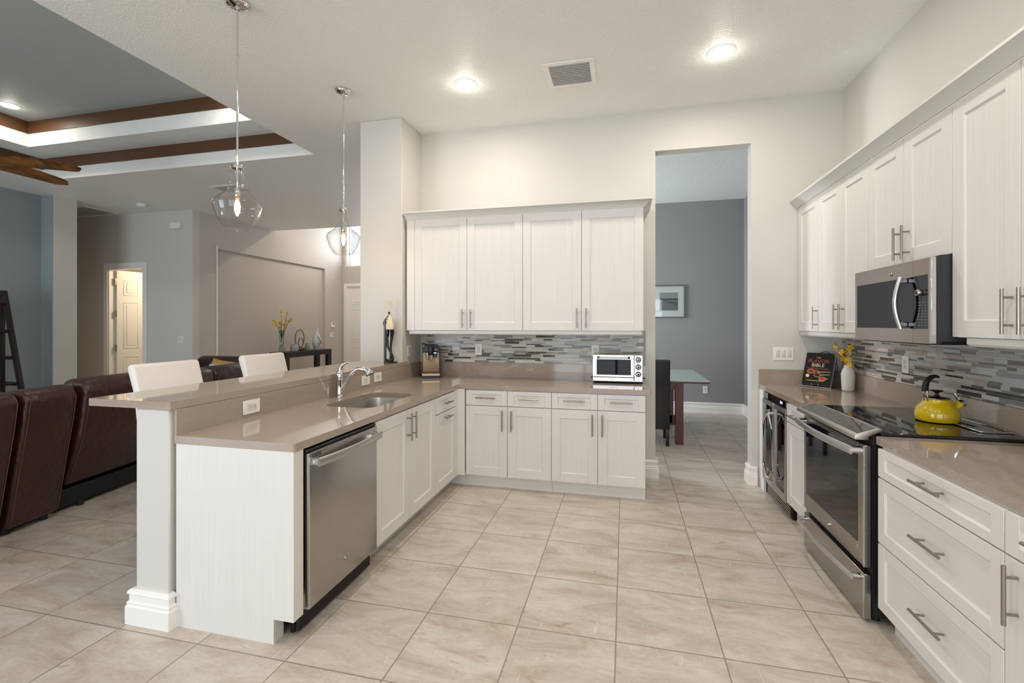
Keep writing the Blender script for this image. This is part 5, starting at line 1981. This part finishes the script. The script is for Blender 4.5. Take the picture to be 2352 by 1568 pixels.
# bar stools
def stool(loc, label):
    t = thing('bar_stool', label, 'bar stool', loc, P90, 'white stools at the bar')
    b = MB('white_leather')
    b.prism([(0.055, 0.64), (0.115, 0.64), (0.160, 1.00), (0.215, 1.165), (0.205, 1.188), (0.180, 1.196), (0.155, 1.185), (0.105, 1.00)], 'x', -0.235, 0.235, bev=0.029, seg=5)
    b.build('backrest', t, L=True)
    MB('white_leather').box(-0.23, 0.23, -0.33, 0.10, 0.66, 0.75, bev=0.03, seg=3).build('seat', t, L=True)
    for sx in (-1, 1):
        for y in (-0.27, 0.06):
            b = MB('dark_wood')
            b.tube([(sx * 0.19, y, 0.665), (sx * 0.205, y + (0.02 if y > 0 else -0.02), 0.0)], [0.022, 0.017], seg=10)
            b.build('leg', t, L=True)
    b = MB('nickel')
    for (p, q) in (((-0.2, -0.28, 0.25), (0.2, -0.28, 0.25)), ((-0.2, 0.07, 0.25), (0.2, 0.07, 0.25)), ((-0.2, -0.28, 0.25), (-0.2, 0.07, 0.25)), ((0.2, -0.28, 0.25), (0.2, 0.07, 0.25))):
        b.cyl(p, q, 0.009, seg=10)
    b.build('footrest', t, L=True)


stool((-2.875, 2.555, 0), 'white leather bar stool backrest rising behind the bar, beside the brown sofa')
stool((-2.875, 3.435, 0), 'white leather bar stool backrest in front of the console table')

# ladder shelf
t = thing('ladder_shelf', 'dark wood A-frame ladder shelf by the blue-grey wall', 'shelf', (-8.5, 4.45, 0))
for y in (-0.32, 0.32):
    b = MB('dark_wood')
    b.prism([(-0.17, 0), (-0.10, 0), (-0.10, 1.93), (-0.17, 1.93)], 'y', y - 0.02, y + 0.02, bev=0.003)
    b.prism([(0.34, 0), (0.42, 0), (-0.06, 1.93), (-0.14, 1.93)], 'y', y - 0.0195, y + 0.0195, bev=0.003)
    b.build('side_frame', t, L=True)
for z in (0.28, 0.62, 0.985, 1.36, 1.74):
    xr = 0.34 - 0.48 * z / 1.93 + 0.03
    b = MB('dark_wood')
    b.box(-0.165, xr, -0.30, 0.30, z - 0.018, z + 0.006, bev=0.003)
    b.box(-0.165, xr, 0.302, 0.345, z - 0.036, z + 0.012, bev=0.003)
    b.box(-0.165, xr, -0.345, -0.302, z - 0.036, z + 0.012, bev=0.003)
    b.build('shelf_board', t, L=True)
t = thing('glass_ornament', 'small green glass ornament on a low board of the ladder shelf', 'ornament', (-8.33, 4.66, 0.286))
b = MB('green_glass')
b.lathe([(0.001, 0.0), (0.05, 0.0), (0.075, 0.03), (0.08, 0.07), (0.06, 0.12), (0.03, 0.15), (0.026, 0.19), (0.034, 0.2), (0.03, 0.2), (0.001, 0.15)], seg=24)
b.build('body', t, L=True)

# console table and what stands on it
CT = 0.862
t = thing('console_table', 'dark wood console table against the niche wall', 'table', (-7.0, 9.05, 0))
MB('dark_wood').box(-0.20, 0.20, -0.78, 0.78, CT - 0.115, CT, bev=0.004).build('top', t, L=True)
for x in (-0.155, 0.155):
    for y in (-0.715, 0.715):
        MB('dark_wood').box(x - 0.045, x + 0.045, y - 0.06, y + 0.06, 0, CT - 0.115, bev=0.003).build('leg', t, L=True)
YC = 9.05
X0_ = -7.0
t = thing('glass_vase', 'tall clear glass vase with yellow flowers on the console table', 'vase', (X0_, 8.33 + 0.07, CT + 0.0004))
b = MB('vase_glass')
b.lathe([(0.001, 0.0), (0.062, 0.0), (0.068, 0.02), (0.058, 0.07), (0.040, 0.14), (0.040, 0.22), (0.050, 0.34), (0.066, 0.455), (0.064, 0.455), (0.048, 0.34), (0.037, 0.22), (0.037, 0.14), (0.054, 0.07), (0.060, 0.03), (0.001, 0.02)], seg=32)
b.build('body', t, L=True)
b = MB('ceramic_white')
rnd = random.Random(2)
for k in range(40):
    a, r = rnd.uniform(0, 6.28), rnd.uniform(0, 0.038)
    b.ball((r * math.cos(a), r * math.sin(a), 0.036 + rnd.uniform(0, 0.05)), 0.012, seg=8)
b.build('pebbles', t, L=True)['kind'] = 'stuff'
stems = []
fl = []
rnd = random.Random(12)
for k in range(9):
    a = rnd.uniform(0, 6.28)
    tip = Vector((0.06 * math.cos(a), (0.04 + 0.2 * rnd.random()) * (1 if k % 2 else -1), 0.55 + 0.36 * rnd.random()))
    if k == 0:
        tip = Vector((0, -0.02, 0.92))
    mid = Vector((tip.x * 0.3, tip.y * 0.35, 0.46))
    st = [(0, 0, 0.1), (0.004, 0, 0.3), tuple(mid), tuple(mid.lerp(tip, 0.5) + Vector((0, 0, 0.03))), tuple(tip)]
    stems.append(st)
    for s in (0.35, 0.6, 0.8, 0.92, 1.0):
        p = mid.lerp(tip, s)
        fl.append((p.x + rnd.uniform(-0.03, 0.03), p.y + rnd.uniform(-0.035, 0.035), p.z + rnd.uniform(-0.02, 0.03)))
spray('flower_spray', 'bunch of small yellow flowers on dark twigs in the tall glass vase', (X0_, 8.40, CT + 0.0004), stems, fl, 0.030, 5, 0.004)


def jar(loc, label, r, h):
    t = thing('candle_holder', label, 'candle holder', loc, 0, 'grey textured candle holders')
    b = MB(['ceramic_grey', 'ceramic_line'])
    prof = [(0.001, 0.0), (r * 0.85, 0.0), (r, h * 0.08), (r, h * 0.72), (r * 0.86, h * 0.8), (r * 0.9, h), (r * 0.84, h), (r * 0.8, h * 0.82), (r * 0.86, h * 0.7), (r * 0.9, h * 0.1), (0.001, h * 0.08)]
    b.lathe(prof, seg=28)
    for k in range(28):
        a = k * 2 * PI / 28
        b.cyl((r * 1.005 * math.cos(a), r * 1.005 * math.sin(a), h * 0.1), (r * 1.005 * math.cos(a), r * 1.005 * math.sin(a), h * 0.68), r * 0.05, seg=6)
    b.build('body', t, L=True)


jar((X0_ + 0.02, 8.76, CT + 0.0004), 'wider grey ribbed candle holder between the glass vase and ring sculpture', 0.082, 0.155)
jar((X0_ + 0.02, 9.20, CT + 0.0004), 'smaller grey ribbed candle holder between the ring sculpture and white vase', 0.058, 0.155)
t = thing('ring_sculpture', 'bronze double-ring sculpture on a wooden base on the console table', 'sculpture', (X0_, 8.97, CT + 0.0004), P90)
MB('fan_wood').lathe([(0.001, 0.0), (0.13, 0.0), (0.15, 0.03), (0.14, 0.06), (0.001, 0.065)], seg=32, sy=0.6).build('base', t, L=True)
b = MB('frame_grey')
b.tube([(0.145 * math.sin(a * PI / 20), 0.01, 0.265 - 0.20 * math.cos(a * PI / 20)) for a in range(41)], 0.010, seg=8, up=(0, 1, 0), cap=False)
b.tube([(0.075 * math.sin(a * PI / 20) + 0.01, -0.01, 0.172 - 0.108 * math.cos(a * PI / 20)) for a in range(-18, 19)], 0.009, seg=8, up=(0, 1, 0))
b.build('rings', t, L=True)
t = thing('ceramic_vase', 'white bottle vase with dark fan lines at the far end of the console table', 'vase', (X0_ + 0.03, 9.50, CT + 0.0004), P90)
b = MB('ceramic_white')
b.lathe([(0.001, 0.0), (0.065, 0.0), (0.09, 0.08), (0.103, 0.17), (0.098, 0.24), (0.075, 0.32), (0.048, 0.37), (0.032, 0.42), (0.027, 0.47), (0.034, 0.515), (0.028, 0.515), (0.02, 0.46), (0.001, 0.45)], seg=32)
b.build('body', t, L=True)
b = MB('ceramic_line')
for k in range(7):
    a0 = -0.9 + k * 0.12
    z1 = 0.06 + k * 0.045
    pts = []
    for i in range(7):
        s = i / 6
        z = 0.17 * (1 - s) + z1 * s
        r = 0.1045 - abs(z - 0.17) * 0.12
        a = -PI / 2 + 0.35 - s * 1.1
        pts.append((r * math.cos(a), r * math.sin(a), z))
    b.tube(pts, 0.004, seg=6)
b.build('fan_lines', t, L=True)

# ================================================================== DINING ROOM
t = thing('dining_table', 'red-brown wood dining table with frosted glass top seen through the opening', 'table', (0.0, 6.6, 0))
b = MB(['frost_glass'])
b.box(-1.1, 0.975, -0.72, 0.68, 0.766, 0.780, bev=0.002)
tp = b.build('glass_top', t, L=True)
b = MB('red_wood')
b.box(-1.10, 0.974, -0.719, 0.679, 0.745, 0.7655, bev=0.002)
b.build('top', t, L=True)
b = MB('red_wood')
b.box(-0.8, 0.60, -0.66, -0.62, 0.660, 0.745)
b.box(-0.8, 0.60, 0.55, 0.59, 0.660, 0.745)
b.build('apron', t, L=True)
for x in (0.595, -0.88):
    for y in (-0.672, 0.53):
        MB('red_wood').box(x, x + 0.09, y, y + 0.11, 0, 0.745, bev=0.002).build('leg', t, L=True)
b = MB('red_wood')
b.box(0.50, 0.575, -0.50, -0.46, 0.22, 0.745, bev=0.002)
b.box(-0.80, 0.60, -0.50, -0.46, 0.2, 0.32)
b.build('stretcher', t, L=True)


def dining_chair(loc, rotz, label):
    t = thing('dining_chair', label, 'dining chair', loc, rotz, 'black leather dining chairs')
    b = MB('black_leather')
    b.prism([(-0.03, 0.20), (0.045, 0.20), (0.06, 0.50), (0.03, 0.80), (-0.03, 1.02), (-0.055, 1.035), (-0.085, 1.02), (-0.035, 0.70), (-0.025, 0.45)], 'x', -0.22, 0.22, bev=0.014, seg=3)
    b.build('backrest', t, L=True)
    MB('black_leather').box(-0.22, 0.22, 0.0, 0.45, 0.38, 0.49, bev=0.025, seg=3).build('seat', t, L=True)
    for x in (-0.195, 0.195):
        for y in (0.005, 0.42):
            MB('dark_wood').prism([(x - 0.018, y - 0.018), (x + 0.018, y - 0.018), (x + 0.018, y + 0.018), (x - 0.018, y + 0.018)], 'z', 0, 0.40 if y > 0.1 else 0.22, bev=0.002).build('leg', t, L=True)


dining_chair((0.300, 5.835, 0), 0.0, 'black leather high-back dining chair with its back to the kitchen')
dining_chair((0.235, 6.25 + 1.35, 0), PI, 'black leather dining chair across the table, only its top visible')

t = thing('framed_picture', 'framed black and white seaside photograph with wide mat on the grey wall', 'picture', (0.62, 8.1995, 1.828))
a, c = 0.345, 0.268
b = MB('frame_grey')
f = 0.014
b.box(-a, a, -0.028, -0.0005, c - f, c)
b.box(-a, a, -0.028, -0.0005, -c, -c + f)
b.box(-a, -a + f, -0.028, -0.0005, -c + f, c - f)
b.box(a - f, a, -0.028, -0.0005, -c + f, c - f)
b.build('frame', t, L=True)
MB('mat_board').box(-a + f, a - f, -0.016, -0.008, -c + f, c - f).build('mat', t, L=True)
b = MB(['photo_sea', 'photo_sky', 'photo_dark'])
px0, px1, pz0, pz1 = -0.05, 0.239, -0.150, 0.150
b.box(px0, px1, -0.0172, -0.016, pz0, 0.05)
b.box(px0, px1, -0.0172, -0.016, 0.05, pz1, 'photo_sky')
b.box(px0, px1, -0.0176, -0.0172, 0.03, 0.05, 'photo_dark')
for k in range(12):
    s = k / 11
    x = px0 + 0.01 + s * 0.255
    h = 0.018 + 0.032 * s
    b.box(x, x + 0.008 + 0.005 * s, -0.0178, -0.0172, 0.03 - 0.075 * s - h * 0.5, 0.03 - 0.075 * s + h * 0.5, 'photo_dark')
b.build('print', t, L=True)
MB('window_glass').box(-a + f, a - f, -0.022, -0.020, -c + f, c - f).build('glazing', t, L=True)
